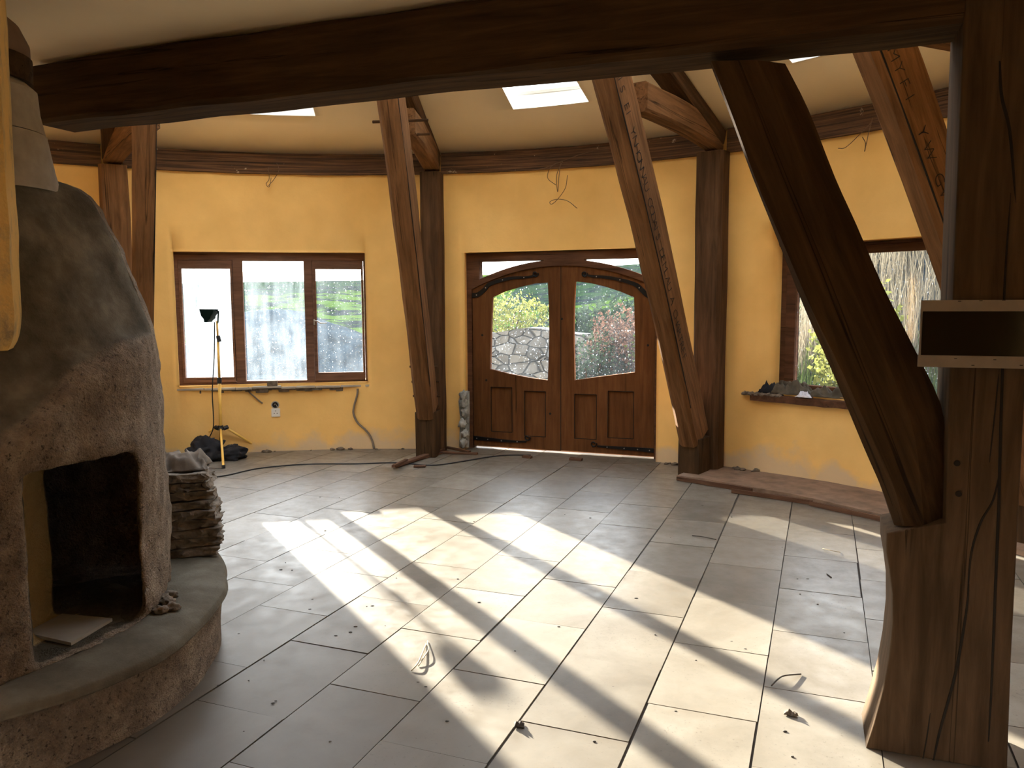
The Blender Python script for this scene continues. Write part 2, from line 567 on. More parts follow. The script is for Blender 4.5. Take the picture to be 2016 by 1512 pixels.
def timber(name, p0, p1, w_, h_, side, mat, parent=None, n=20, bow=0.0, wob=.004, ch=.012, w1=None, h1=None, label=None):
    p0, p1 = Vector(p0), Vector(p1)
    L = (p1 - p0).length
    X = (p1 - p0).normalized()
    side = Vector(side)
    Y = (side - X * side.dot(X)).normalized()
    Z = X.cross(Y)
    w1, h1 = w1 or w_, h1 or h_
    mb = MB()
    vs, fs = [], []
    sd_ = random.random() * 100
    for i in range(n + 1):
        t = i / n
        a, b = (w_ + (w1 - w_) * t) / 2, (h_ + (h1 - h_) * t) / 2
        oz = bow * math.sin(math.pi * t)
        c = min(ch, a * .4, b * .4)
        ring = [(-a + c, -b), (a - c, -b), (a, -b + c), (a, b - c), (a - c, b), (-a + c, b), (-a, b - c), (-a, -b + c)]
        for k, (y, z) in enumerate(ring):
            q = noise.noise_vector(Vector((t * L * 2.2 + sd_, k // 2 * 3.3, sd_))) * wob * 2
            vs.append((t * L, y + q.y, z + oz + q.z))
    for i in range(n):
        for k in range(8):
            k2 = (k + 1) % 8
            fs.append((i * 8 + k, i * 8 + k2, (i + 1) * 8 + k2, (i + 1) * 8 + k))
    fs += [tuple(range(8)), tuple(n * 8 + k for k in range(8))]
    mb.add(vs, fs)
    o = mb.build(name, mat, parent, frame(p0, X, Y, Z))
    if label: o['label'] = label
    return o
def blob(name, loc, size, mat, parent=None, amp=.25, freq=2.0, sub=4, seed=0, flat=True, rotz=0):
    bm = bmesh.new()
    bmesh.ops.create_icosphere(bm, subdivisions=sub, radius=1)
    for v in bm.verts:
        c = v.co.copy()
        k = 1 + amp * noise.noise(c * freq + Vector((seed, seed * 2, 0))) + amp * .5 * noise.noise(c * freq * 2.7 + Vector((seed, 0, seed)))
        v.co = Vector((c.x * size[0] * k, c.y * size[1] * k, c.z * size[2] * k))
        if flat and v.co.z < -size[2] * .45: v.co.z = -size[2] * .45
    me = bpy.data.meshes.new(name)
    bm.to_mesh(me)
    bm.free()
    zoff = size[2] * .45 if flat else 0
    return link(name, me, mat, parent, Matrix.Translation(Vector(loc) + Vector((0, 0, zoff))) @ Matrix.Rotation(rotz, 4, 'Z'), True)
def text(name, body, size, Mx, mat, parent, space=1.0, depth=.0008, width=None):
    cu = bpy.data.curves.new(name, 'FONT')
    cu.body = body
    cu.size = size
    cu.extrude = depth
    cu.offset = -size * .024
    cu.space_character = space
    tmp = bpy.data.objects.new('tmp', cu)
    COL.objects.link(tmp)
    dg = bpy.context.evaluated_depsgraph_get()
    me = bpy.data.meshes.new_from_object(tmp.evaluated_get(dg))
    bpy.data.objects.remove(tmp)
    if width:
        xs = [v.co.x for v in me.vertices]
        k = width / (max(xs) - min(xs))
        for v in me.vertices: v.co.x *= k
    me.materials.clear()
    return link(name, me, mat, parent, Mx)

# ================================================================ SETTING
# ---- floor: travertine tiles in running bond
TA = 1.2007
TU = Vector((math.cos(TA), math.sin(TA), 0))
TN = Vector((math.sin(TA), -math.cos(TA), 0))
TW, TL = .4068, .586
def build_floor():
    vs, fs, tone, mi = [], [], [], []
    for k in range(-13, 19):
        for m_ in range(-13, 16):
            a0 = 2.603 + TL * m_ + (TL / 2 if k % 2 else 0)
            cen = TN * (-2.616 + TW * (k + .5)) + TU * (a0 + TL / 2)
            if (cen - Vector((CX, CY, 0))).length > RW + .42: continue
            g = [.0012 + random.random() * .0016 for _ in range(4)]
            if random.random() < .35: g[0] += random.random() * .0045
            if random.random() < .35: g[1] += random.random() * .0045
            if k in (4, 5): g[0] += .003
            if random.random() < .25: g[2] += random.random() * .004
            v0, v1 = -2.616 + TW * k + g[0], -2.616 + TW * (k + 1) - g[1]
            u0, u1 = a0 + g[2], a0 + TL - g[3]
            dz = random.uniform(-.0012, .0008)
            tl = [random.uniform(-.0008, .0008) for _ in range(4)]
            top = []
            for i, (v, u) in enumerate(((v0, u0), (v1, u0), (v1, u1), (v0, u1))):
                p = TN * v + TU * u
                top.append((p.x, p.y, dz + tl[i]))
            b = len(vs)
            vs += top + [(x, y, -.012) for x, y, z in top]
            fs += [(b, b + 1, b + 2, b + 3)] + [(b + i, b + 4 + i, b + 4 + (i + 1) % 4, b + (i + 1) % 4) for i in range(4)]
            c = (random.random(), random.random(), random.random())
            tone += [c] * 5
            mi += [0] * 5
    b = len(vs)
    nseg = 72
    vs.append((CX, CY, -.006))
    for i in range(nseg):
        p = pol(360 * i / nseg, RW + .44, -.006)
        vs.append(tuple(p))
    for i in range(nseg):
        fs.append((b, b + 1 + i, b + 1 + (i + 1) % nseg))
        tone.append((0, 0, 0))
        mi.append(1)
    me = bpy.data.meshes.new('floor')
    me.from_pydata(vs, [], fs)
    at = me.attributes.new('tone', 'FLOAT_VECTOR', 'FACE')
    for i, c in enumerate(tone): at.data[i].vector = c
    o = link('floor', me, ['tile', 'grout'])
    for i, p in enumerate(me.polygons): p.material_index = mi[i]
    bm = bmesh.new()
    bm.from_mesh(me)
    bmesh.ops.recalc_face_normals(bm, faces=bm.faces)
    bm.to_mesh(me)
    bm.free()
    tag(o, 'cream travertine floor tiles laid diagonally in running bond with sun stripes', 'floor', kind='structure')
build_floor()

# ---- openings
FR = 5.45
WIN1 = (cyl(347, 620, FR)[0], cyl(723, 620, FR)[0])
DOOR = (cyl(920, 700, FR)[0], cyl(1302, 700, FR)[0])
WIN2 = (cyl(1537, 620, 5.56)[0], cyl(1537, 620, 5.56)[0] - 15.6)
ZS, ZH = .70, 2.03
# (angle low, angle high, z0, z1, rounding left(high angle) , rounding right)
OPEN = [(WIN1[1], WIN1[0], ZS, ZH, .03, .05), (DOOR[1], DOOR[0], 0, 2.02, .04, .03), (WIN2[1], WIN2[0], .74, 1.985, .24, .2),
        (150, 176, .75, 2.0, .05, .05), (-16, 8, .75, 2.0, .05, .05), (222, 246, .75, 2.0, .05, .05), (296, 318, .75, 2.0, .05, .05)]  # unseen side and rear openings, added to let more daylight in
def build_wall():
    T = .45
    angs = set(round(x * 1.5, 4) for x in range(0, 241))
    zs = {0.0, .2, .4, .6, 1.0, 1.35, 1.7, 2.3, 2.6, 2.8, 3.03}
    for a0, a1, z0, z1, rl, rr in OPEN:
        for k in range(-1, 9):
            d = .24 * k / 8
            if k < 0: continue
            angs.add(round((a1 + math.degrees(d / RW)) % 360, 4))
            angs.add(round((a0 - math.degrees(d / RW)) % 360, 4))
        zs |= {z0, z1}
    zs |= {1.99, 2.06, 2.1, 2.14, 2.18, 2.22, .66, .69, .72}
    angs = sorted(angs)
    zs = sorted(zs)
    def inside(a, z):
        for a0, a1, z0, z1, _, _ in OPEN:
            am = (a - a0) % 360
            if am < (a1 - a0) and z0 < z < z1: return True
        return False
    def inner(a, z):
        r = RW + .006 * noise.noise(Vector((a * .09, z * 1.1, 0))) + .003 * noise.noise(Vector((a * .4, z * 5, 3)))
        for a0, a1, z0, z1, rl, rr in OPEN:
            for d, rho in (((a - a1) % 360, rl), ((a0 - a) % 360, rr)):
                d = R_(d) * RW
                if d < rho + 1e-6:
                    fd = (1 - sm(z1 + .02, z1 + .24, z)) * sm(z0 - .08, z0 - .005, z)
                    r += fd * (rho - math.sqrt(max(0, rho * rho - (rho - d) ** 2)))
        return r
    vs, fs, mi = [], [], []
    na, nz = len(angs), len(zs)
    for s in (0, 1):
        for a in angs:
            for z in zs:
                vs.append(tuple(pol(a, RW + T if s else inner(a, z), z)))
    idx = lambda s, i, j: s * na * nz + (i % na) * nz + j
    solid = {}
    for i in range(na):
        a = angs[i] + ((angs[(i + 1) % na] - angs[i]) % 360) / 2
        for j in range(nz - 1):
            solid[i, j] = not inside(a, (zs[j] + zs[j + 1]) / 2)
    for i in range(na):
        for j in range(nz - 1):
            if solid[i, j]:
                fs.append((idx(0, i, j), idx(0, i, j + 1), idx(0, i + 1, j + 1), idx(0, i + 1, j)))
                mi.append(0)
                fs.append((idx(1, i, j), idx(1, i + 1, j), idx(1, i + 1, j + 1), idx(1, i, j + 1)))
                mi.append(1)
            else:
                if solid[(i - 1) % na, j]:
                    fs.append((idx(0, i, j), idx(1, i, j), idx(1, i, j + 1), idx(0, i, j + 1)))
                    mi.append(2)
                if solid[(i + 1) % na, j]:
                    fs.append((idx(0, i + 1, j), idx(0, i + 1, j + 1), idx(1, i + 1, j + 1), idx(1, i + 1, j)))
                    mi.append(2)
                if j > 0 and solid[i, j - 1]:
                    fs.append((idx(0, i, j), idx(0, i + 1, j), idx(1, i + 1, j), idx(1, i, j)))
                    mi.append(2)
                if j < nz - 2 and solid[i, j + 1]:
                    fs.append((idx(0, i, j + 1), idx(1, i, j + 1), idx(1, i + 1, j + 1), idx(0, i + 1, j + 1)))
                    mi.append(2)
    me = bpy.data.meshes.new('wall_back')
    me.from_pydata(vs, [], fs)
    o = link('wall_back', me, ['plaster', 'outer_wall', 'plaster'])
    for i, p in enumerate(me.polygons):
        p.material_index = mi[i]
        p.use_smooth = mi[i] == 0
    tag(o, 'curved yellow plastered wall ringing the round room', 'wall', kind='structure')
build_wall()

# ---- cone ceiling with skylights, loft ceiling
CS, CZ0 = .36, 2.985
def conez(r): return CZ0 + (RW + .02 - r) * CS
def oncone(px, py):
    d = ray(px, py)
    t = 1.0
    for k in range(4000):
        p = EYE + d * t
        r = math.hypot(p.x - CX, p.y - CY)
        if p.z >= conez(r): return math.degrees(math.atan2(p.y - CY, p.x - CX)), r
        t += .005
    return None
a1, r1 = oncone(1010, 214)
a2, r2 = oncone(1160, 201)
SKY = [(a2, a1, (r1 + r2) / 2 - .95, (r1 + r2) / 2)]
a1, r1 = oncone(621, 228)
SKY.append((a1, a1 + 14, r1 - .95, r1))
a1, r1 = oncone(1560, 124)
SKY.append((a1 - 13, a1, r1 - .95, r1))
SKY += [(12, 34, 1.2, 2.9), (42, 64, 1.2, 2.9), (72, 94, 1.2, 2.9), (102, 124, 1.2, 2.9), (132, 154, 1.2, 2.9)]  # unseen roof openings added to brighten the far walls and floor
def build_cone():
    angs = set(float(x) for x in range(0, 360, 3))
    rs = {0.02, .6, 1.2, 1.8, 2.4, 3.0, 3.6, 4.2, 4.8, RW + .02}
    for a0, a1, r0, r1 in SKY:
        angs |= {round(a0 % 360, 4), round(a1 % 360, 4)}
        rs |= {r0, r1}
    angs, rs = sorted(angs), sorted(rs)
    def inside(a, r):
        return any((a - a0) % 360 < (a1 - a0) and r0 < r < r1 for a0, a1, r0, r1 in SKY)
    vs, fs, mi = [], [], []
    na, nr = len(angs), len(rs)
    for s in (0, 1):
        for a in angs:
            for r in rs:
                vs.append(tuple(pol(a, r + (.0 if s == 0 else .0), conez(r) + .22 * s)))
    idx = lambda s, i, j: s * na * nr + (i % na) * nr + j
    sol = {}
    for i in range(na):
        a = angs[i] + ((angs[(i + 1) % na] - angs[i]) % 360) / 2
        for j in range(nr - 1): sol[i, j] = not inside(a, (rs[j] + rs[j + 1]) / 2)
    for i in range(na):
        for j in range(nr - 1):
            if sol[i, j]:
                fs.append((idx(0, i, j), idx(0, i, j + 1), idx(0, i + 1, j + 1), idx(0, i + 1, j))); mi.append(0)
                fs.append((idx(1, i, j), idx(1, i + 1, j), idx(1, i + 1, j + 1), idx(1, i, j + 1))); mi.append(1)
            else:
                if sol[(i - 1) % na, j]: fs.append((idx(0, i, j), idx(1, i, j), idx(1, i, j + 1), idx(0, i, j + 1))); mi.append(2)
                if sol[(i + 1) % na, j]: fs.append((idx(0, i + 1, j), idx(0, i + 1, j + 1), idx(1, i + 1, j + 1), idx(1, i + 1, j))); mi.append(2)
                if sol[i, j - 1]: fs.append((idx(0, i, j), idx(0, i + 1, j), idx(1, i + 1, j), idx(1, i, j))); mi.append(2)
                if sol[i, j + 1]: fs.append((idx(0, i, j + 1), idx(1, i, j + 1), idx(1, i + 1, j + 1), idx(0, i + 1, j + 1))); mi.append(2)
    # rim
    for i in range(na):
        fs.append((idx(0, i, nr - 1), idx(1, i, nr - 1), idx(1, i + 1, nr - 1), idx(0, i + 1, nr - 1))); mi.append(1)
    me = bpy.data.meshes.new('ceiling')
    me.from_pydata(vs, [], fs)
    o = link('ceiling', me, ['ceiling', 'roof', 'reveal_white'])
    for i, p in enumerate(me.polygons):
        p.material_index = mi[i]
        p.use_smooth = mi[i] == 0
    tag(o, 'cream plastered conical ceiling sloping up behind the great tie beam', 'ceiling', kind='structure')
build_cone()
wn = 3
SKL = ['white bright roof window above the double door', 'sliver of bright roof window above the three light window', 'sliver of bright roof window right of the dark brace']
for i, (a0, a1, r0, r1) in enumerate(SKY):
    nm = 'window_%d' % wn
    wn += 1
    am, rm = (a0 + a1) / 2, (r0 + r1) / 2
    e = empty(nm, pol(am, rm, conez(rm)), SKL[i] if i < 3 else None, 'skylight', kind='structure')  # only the labelled ones are seen, the others are added for light
    g = MB()
    n_ = 6
    for k in range(n_):
        t0, t1 = a0 + (a1 - a0) * k / n_, a0 + (a1 - a0) * (k + 1) / n_
        g.add([pol(t0, r0, conez(r0) + .17), pol(t1, r0, conez(r0) + .17), pol(t1, r1, conez(r1) + .17), pol(t0, r1, conez(r1) + .17)], [(0, 1, 2, 3)])
    g.build('pane', 'glass_sky', e)
    f = MB()
    for (p, q_) in ((pol(a0, r0), pol(a1, r0)), (pol(a1, r0), pol(a1, r1)), (pol(a1, r1), pol(a0, r1)), (pol(a0, r1), pol(a0, r0))):
        rr = [math.hypot(x.x - CX, x.y - CY) for x in (p, q_)]
        p, q_ = p.copy(), q_.copy()
        p.z, q_.z = conez(rr[0]) + .14, conez(rr[1]) + .14
        f.tube([p, q_], .022, 4)
    f.build('window_frame', 'reveal_white', e)

PU = Vector((.94, -.345, 0)).normalized()
PV = Vector((.345, .94, 0)).normalized()
PM = frame(Vector((1.2, 2.59, 0)), PU, PV, Vector((0, 0, 1)))
def build_loft():
    # region of the circle on the near side of the beam, cut exactly along its back edge
    c = PM.inverted() @ Vector((CX, CY, 0))
    R1 = RW + .01
    hx = math.sqrt(R1 * R1 - (.20 - c.y) ** 2)
    e0, e1 = PM @ Vector((c.x + hx, .20, 0)), PM @ Vector((c.x - hx, .20, 0))
    t0 = math.atan2(e0.y - CY, e0.x - CX)
    t1 = math.atan2(e1.y - CY, e1.x - CX)
    while t1 > t0: t1 -= 2 * math.pi
    ring = [Vector((CX + R1 * math.cos(t0 + (t1 - t0) * k / 60), CY + R1 * math.sin(t0 + (t1 - t0) * k / 60), 0)) for k in range(61)]
    n = len(ring)
    mb = MB()
    vs = [(p.x, p.y, 2.645) for p in ring] + [(p.x, p.y, 2.80) for p in ring]
    fs = [tuple(range(n)), tuple(range(n, 2 * n))] + [(i, (i + 1) % n, n + (i + 1) % n, n + i) for i in range(n)]
    mb.add(vs, fs)
    o = mb.build('ceiling_loft', 'ceiling_low')
    tag(o, 'low cream plaster ceiling above and in front of the tie beam', 'ceiling', kind='structure')
build_loft()

# ---- windows and door
def wframe(a_left, a_right, r):
    L, Rr = pol(a_left, r), pol(a_right, r)
    X = (Rr - L).normalized()
    Z = Vector((0, 0, 1))
    Y = Z.cross(X)
    return frame(L, X, Y, Z), (Rr - L).length
def rect(x0, x1, z0, z1): return [(x0, z0), (x1, z0), (x1, z1), (x0, z1)]
def pane(name, x0, x1, z0, z1, y, mat, parent, Mx):
    mb = MB().add([(x0, y, z0), (x1, y, z0), (x1, y, z1), (x0, y, z1)], [(0, 1, 2, 3)])
    return mb.build(name, mat, parent, Mx)
# left window, three lights
W1, L1 = wframe(WIN1[0], WIN1[1], FR)
e = empty('window_1', W1 @ Vector((L1 / 2, 0, ZS)), 'brown three light timber window with misted glass behind the tripod lamp', 'window', kind='structure')
ox = lambda px, py=640: on(W1, px, py)[0]
oz = lambda px, py: on(W1, px, py)[1]
xa, xb, xc, xd = ox(462), ox(480), ox(601), ox(617)
zb, zt = oz(540, 762), oz(540, 496)
ZS1 = zb
plate('window_frame', rect(0, L1, ZS - .005, ZH + .005), [rect(.035, xa, zb + .06, zt - .085), rect(xb, xc, zb + .065, zt - .09), rect(xd, L1 - .03, zb + .05, zt - .085)], 0, .09, 'frame_wood_pale', e, W1, .004)
for nm, (p0, p1, q0, q1) in {'a': ((.035, xa), (zb + .06, zt - .085), (ox(361), ox(457)), (oz(410, 743), oz(410, 529))),
                             'b': ((xd, L1 - .03), (zb + .05, zt - .085), (ox(624), ox(713)), (oz(670, 733), oz(670, 530)))}.items():
    s = plate('sash', rect(p0[0] + .003, p0[1] - .003, p1[0] + .003, p1[1] - .003), [rect(q0[0], q0[1], q1[0], q1[1])], -.012, .05, 'frame_wood_pale', e, W1, .004)
    pane('pane', q0[0] - .005, q0[1] + .005, q1[0] - .005, q1[1] + .005, .02, 'glass_dirty' if nm == 'a' else 'glass_clearer', s, W1)
    if nm == 'b':
        hx, hz_ = on(W1, 619, 634)
        h = MB()
        h.box((hx - .008, -.03, hz_ - .03), (hx + .008, -.012, hz_ + .03))
        h.tube([(hx, -.035, hz_ + .015), (hx + .03, -.045, hz_ + .012), (hx + .06, -.042, hz_ - .01), (hx + .125, -.04, hz_ - .012)], [.008, .007, .007, .005])
        h.build('handle', 'steel', s, W1)
pane('pane', xb - .005, xc + .005, zb + .06, zt - .085, .04, 'glass_mid', e, W1)
# ragged tile sill under window 1
t = empty('window_ledge', W1 @ Vector((L1 / 2, -.08, .62)), 'ragged ledge of mortar and broken tile under the three light window', 'sill')
mb = MB()
x = -.06
while x < L1 + .03:
    wd = random.uniform(.12, .34)
    dz = random.uniform(-.006, .006)
    sg = .066 * 4 * max(0, x / L1) * (1 - min(1, x / L1))
    mb.box((x, -.10 + sg * .3 - .02, .655 + dz), (x + wd - .006, .0, .675 + dz))
    x += wd
mb.build('tile_strip', 'tile_loose', t, W1, bevel=.002)
mb = MB()
x = -.09
while x < L1 + .07:
    wd = random.uniform(.03, .11)
    mb.box((x, -.075 + random.uniform(-.02, .01), .625 + random.uniform(-.016, .018)), (x + wd, .0, .656))
    x += wd
mb.build('mortar_bed', 'slab', t, W1, bevel=.004)
bx0, bz0 = on(W1, 536, 757, -.08)
tag(MB().box((-.05, -.035, 0), (.05, .035, .06)).build('stone_block', 'slab', None, W1 @ Matrix.Translation((bx0, -.055, .677)), bevel=.006),
    'small rough block standing on the ledge of the three light window', 'block')

# door
DM, LD = wframe(DOOR[0], DOOR[1], FR)
e = empty('door_1', DM @ Vector((LD / 2, 0, 0)), 'pair of arched oak doors with curved glass and black strap hinges', 'door', kind='structure')
dx = lambda px, py: on(DM, px, py)
ZT = 2.02
def arch(x, x0, x1, z0, rise):
    t = (x - x0) / (x1 - x0) * 2 - 1
    return z0 + rise * (1 - t * t)
xl, xr = .055, LD - .06
sz = dx(935, 560)[1]
top = dx(1100, 513)[1]
xm = dx(1103, 700)[0]
def arc_pts(x0, x1, zz, n=16, f=lambda x: arch(x, xl, xr, sz, top - sz)):
    return [(x0 + (x1 - x0) * k / n, f(x0 + (x1 - x0) * k / n) + zz) for k in range(n + 1)]
fl_ = [(xl, sz + .02)] + [p for p in arc_pts(xl, dx(1078, 514)[0], .0)] + [(xl, ZT - .07)]
lintel_z = dx(1000, 514)[1]
# frame with two fan lights
def fan(x0, x1):
    pts = arc_pts(x0, x1, .012)
    pts = [(a, min(b, lintel_z - .002)) for a, b in pts]
    return pts + [(x1, lintel_z), (x0, lintel_z)]
fanL = fan(dx(943, 540)[0], dx(1070, 513)[0])
fanR = fan(dx(1150, 512)[0], xr - .005)
low = [(xr, .0)] + arc_pts(xr, xl, -.05) + [(xl, .0)]
outer = [(0, 0), (xl, 0)] + arc_pts(xl, xr, -.05) + [(xr, 0), (LD, 0), (LD, ZT - .005), (0, ZT - .005)]
plate('door_frame', outer, [fanL, fanR], .0, .10, 'frame_wood', e, DM, .004)
for fn in (fanL, fanR):
    mb = MB().add([(x, .05, z) for x, z in fn], [tuple(range(len(fn)))])
    mb.build('fanlight_pane', 'glass', e, DM)
def leaf(x0, x1, glass, hinge_left, panels):
    of = [(x0 + .002, .028), (x1 - .002, .022)] + arc_pts(x1 - .002, x0 + .002, -.042)
    lf = plate('door_leaf', of, [glass] + panels, .02, .07, 'door_oak', e, DM, .003)
    mb = MB().add([(x, .045, z) for x, z in glass], [tuple(range(len(glass)))])
    mb.build('pane', 'glass', lf, DM)
    for p in panels:
        xs, zs_ = [a for a, b in p], [b for a, b in p]
        b = MB().box((min(xs) - .004, .04, min(zs_) - .004), (max(xs) + .004, .06, max(zs_) + .004))
        b.build('panel', 'door_oak', lf, DM)
    return lf
def curve_glass(pts): return [dx(*p) for p in pts]
gL = curve_glass([(963, 727), (1000, 736), (1040, 744), (1077, 749), (1079, 700), (1080, 650), (1079, 600), (1077, 556), (1050, 558), (1020, 565), (990, 574), (967, 585), (965, 640)])
gR = curve_glass([(1130, 749), (1170, 743), (1210, 738), (1249, 733), (1249, 660), (1247, 585), (1220, 574), (1190, 564), (1160, 557), (1131, 554), (1129, 600), (1128, 660)])
def prec(a, b, c, d):
    x0, z1 = dx(a, b)
    x1, z0 = dx(c, d)
    return rect(x0, x1, z0, z1)
lL = leaf(xl, xm, gL, True, [prec(965, 762, 1007, 852), prec(1031, 770, 1073, 861)])
lR = leaf(xm, xr, gR, False, [prec(1130, 776, 1173, 866), prec(1196, 770, 1246, 865)])
# raised mouldings round the panels
for lf, P4 in ((lL, [(965, 762, 1007, 852), (1031, 770, 1073, 861)]), (lR, [(1130, 776, 1173, 866), (1196, 770, 1246, 865)])):
    for a, b, c, d in P4:
        x0, z1 = dx(a, b); x1, z0 = dx(c, d)
        m_ = MB()
        for p, q_ in (((x0, z0), (x1, z0)), ((x1, z0), (x1, z1)), ((x1, z1), (x0, z1)), ((x0, z1), (x0, z0))):
            m_.tube([(p[0], .021, p[1]), (q_[0], .021, q_[1])], .004, 4)
        m_.build('moulding', 'crack', lf, DM, label='dark groove round the door panel')
# centre joint and knots
for pxk, pyk, lf in ((948, 660, lL), (956, 749, lL), (1105, 628, lR), (1275, 680, lR), (1082, 815, lL)):
    kx, kz = dx(pxk, pyk)
    MB().tube([(kx, .0175, kz), (kx, .022, kz)], .012, 10).build('knot', 'crack', lf, DM, label='dark knot in the oak')
MB().box((xm - .003, .017, .03), (xm + .003, .022, top - .06)).build('joint', 'crack', lR, DM, label='dark joint between the leaves')
def strap(pts, lf, w0=.026, curl=None):
    pp = [Vector((dx(*p)[0], .012, dx(*p)[1])) for p in pts]
    sp_ = smooth_path(pp, 6)
    m_ = MB()
    n = len(sp_)
    vs, fs = [], []
    for i, p in enumerate(sp_):
        d = (sp_[min(i + 1, n - 1)] - sp_[max(i - 1, 0)]).normalized()
        s_ = Vector((-d.z, 0, d.x)) * (w0 * (1 - .65 * i / n))
        for yy in (-.004, .008):
            vs += [p + s_ + Vector((0, yy, 0)), p - s_ + Vector((0, yy, 0))]
    for i in range(n - 1):
        a = i * 4
        fs += [(a, a + 1, a + 5, a + 4), (a + 2, a + 6, a + 7, a + 3), (a, a + 4, a + 6, a + 2), (a + 1, a + 3, a + 7, a + 5)]
    fs += [(0, 2, 3, 1), tuple(len(vs) - 4 + k for k in (0, 1, 3, 2))]
    m_.add(vs, fs)
    if curl:
        c = Vector((dx(*curl)[0], .01, dx(*curl)[1]))
        m_.tube([c + Vector((math.cos(t * .5) * (.012 + .0016 * t), 0, math.sin(t * .5) * (.012 + .0016 * t))) for t in range(14)], .007, 6)
    h = m_.build('strap_hinge', 'iron', lf, DM, label='black wrought iron strap hinge')
    for k in (.12, .35, .6, .85):
        p = sp_[int(k * (n - 1))]
        MB().tube([(p.x, .006, p.z), (p.x, .001, p.z)], .006, 8).build('stud', 'steel', h, DM)
strap([(926, 582), (940, 580), (953, 570), (962, 560), (985, 552), (1010, 547), (1035, 546), (1055, 542)], lL, curl=(1053, 539))
strap([(1292, 585), (1276, 582), (1262, 570), (1250, 560), (1225, 552), (1195, 546), (1170, 544), (1148, 541)], lR, curl=(1150, 539))
strap([(928, 862), (960, 865), (1000, 869), (1035, 870)], lL, .022, curl=(1037, 862))
strap([(1290, 888), (1255, 885), (1215, 882), (1175, 879)], lR, .022, curl=(1168, 874))
tag(MB().box((-.1, .12, -.12), (LD + .1, 1.5, .012)).build('added_gap_slab', 'flue', None, DM), 'pale slab added outside the double door to brighten the gap under it', 'step')  # slab added to catch daylight, so the gap under the leaves shows bright
# right window
W2, L2 = wframe(WIN2[0], WIN2[1], 5.56)
e = empty('window_2', W2 @ Vector((L2 / 2, 0, .75)), 'large clear timber window half hidden by the dark brace', 'window', kind='structure')
o2 = lambda px, py: on(W2, px, py)
zb2, zt2 = .745, 1.98
gx0, gz0 = o2(1561, 762)
gz1 = o2(1800, 492)[1]
plate('window_frame', rect(0, L2, zb2, zt2), [rect(.05, L2 - .05, zb2 + .045, zt2 - .02)], 0, .10, 'frame_wood', e, W2, .004)
s = plate('sash', rect(.052, L2 - .052, zb2 + .047, zt2 - .022), [rect(gx0, L2 - .10, gz0, gz1)], -.004, .06, 'frame_wood', e, W2, .004)
pane('pane', gx0 - .005, L2 - .095, gz0 - .005, gz1 + .005, .03, 'glass', s, W2)
# lintel board in front of window 2
pL, pR = cyl(1700, 480)[1], cyl(1872, 478)[1]
tag(timber('lintel_board', pol(WIN2[0] - .2, 5.52, 1.985 + .03), pol(WIN2[1] + .2, 5.50, 2.015), .12, .065, (0, 1, 0), 'oak_warm'),
    'brown timber lintel board over the large right window', 'lintel')

# ================================================================ TIMBER FRAME
PLATE_Z0, PLATE_Z1 = 2.80, 3.0
POSTS = [(116.3, 'left'), (83.4, 'middle'), (53.0, 'right'), (22.5, 'far')]
def wall_plate(a0, a1, label):
    mb = MB()
    n = max(6, int(abs(a1 - a0) / 1.5))
    vs, fs = [], []
    for i in range(n + 1):
        a = a0 + (a1 - a0) * i / n
        q = [noise.noise(Vector((a * .35, k * 4.1, 9))) * .014 for k in range(4)]
        vs += [pol(a, 5.29 + q[0] * .4, PLATE_Z0 + q[1] * .6), pol(a, 5.36, PLATE_Z0), pol(a, 5.36, PLATE_Z1 + .02), pol(a, 5.30 + q[2] * .5, PLATE_Z1 + q[3] * .7)]
    for i in range(n):
        b = i * 4
        for k in range(4): fs.append((b + k, b + (k + 1) % 4, b + 4 + (k + 1) % 4, b + 4 + k))
    fs += [(0, 1, 2, 3), tuple(n * 4 + k for k in range(4))]
    mb.add(vs, fs)
    o = mb.build('wall_plate', MAT['plate_wood'])
    tag(o, label, 'beam', 'curved wall plates between the posts')
def m_plate():
    m, t, b = nmat('plate_wood')
    g = N(t, 'ShaderNodeNewGeometry')
    s = N(t, 'ShaderNodeVectorMath', operation='SUBTRACT')
    t.links.new(g.outputs['Position'], s.inputs[0])
    s.inputs[1].default_value = (CX, CY, 0)
    x = N(t, 'ShaderNodeSeparateXYZ')
    t.links.new(s.outputs[0], x.inputs[0])
    an = mth(t, 'ARCTAN2', x.outputs[1], x.outputs[0])
    c = N(t, 'ShaderNodeCombineXYZ')
    t.links.new(mth(t, 'MULTIPLY', an, 7.0), c.inputs[0])
    t.links.new(mth(t, 'MULTIPLY', x.outputs[2], 55.0), c.inputs[2])
    n = noi(t, c.outputs[0], 1.0, 6, .65, .4)
    n2 = noi(t, c.outputs[0], .6, 3)
    col = ramp(t, n, [(.34, (.020, .010, .006)), (.5, (.095, .045, .021)), (.7, (.22, .115, .053))])
    col = mixc(t, ramp(t, noi(t, g.outputs['Position'], 9, 5, .7), [(.66, (0,) * 3), (.70, (1,) * 3)]), col, (.42, .33, .24))
    t.links.new(col, b.inputs['Base Color'])
    b.inputs['Roughness'].default_value = .85
    bump(t, b, n, .7, .012)
    return m
MAT['plate_wood'] = m_plate()
wall_plate(146, 117.3, 'curved brown wall plate at far left behind the pale flue')
wall_plate(115.3, 84.3, 'curved brown wall plate above the three light window')
wall_plate(82.5, 54.0, 'curved brown wall plate above the double door')
wall_plate(52.0, 23.4, 'curved brown wall plate above the large right window')
wall_plate(21.6, -8, 'curved wall plate beyond the great post')

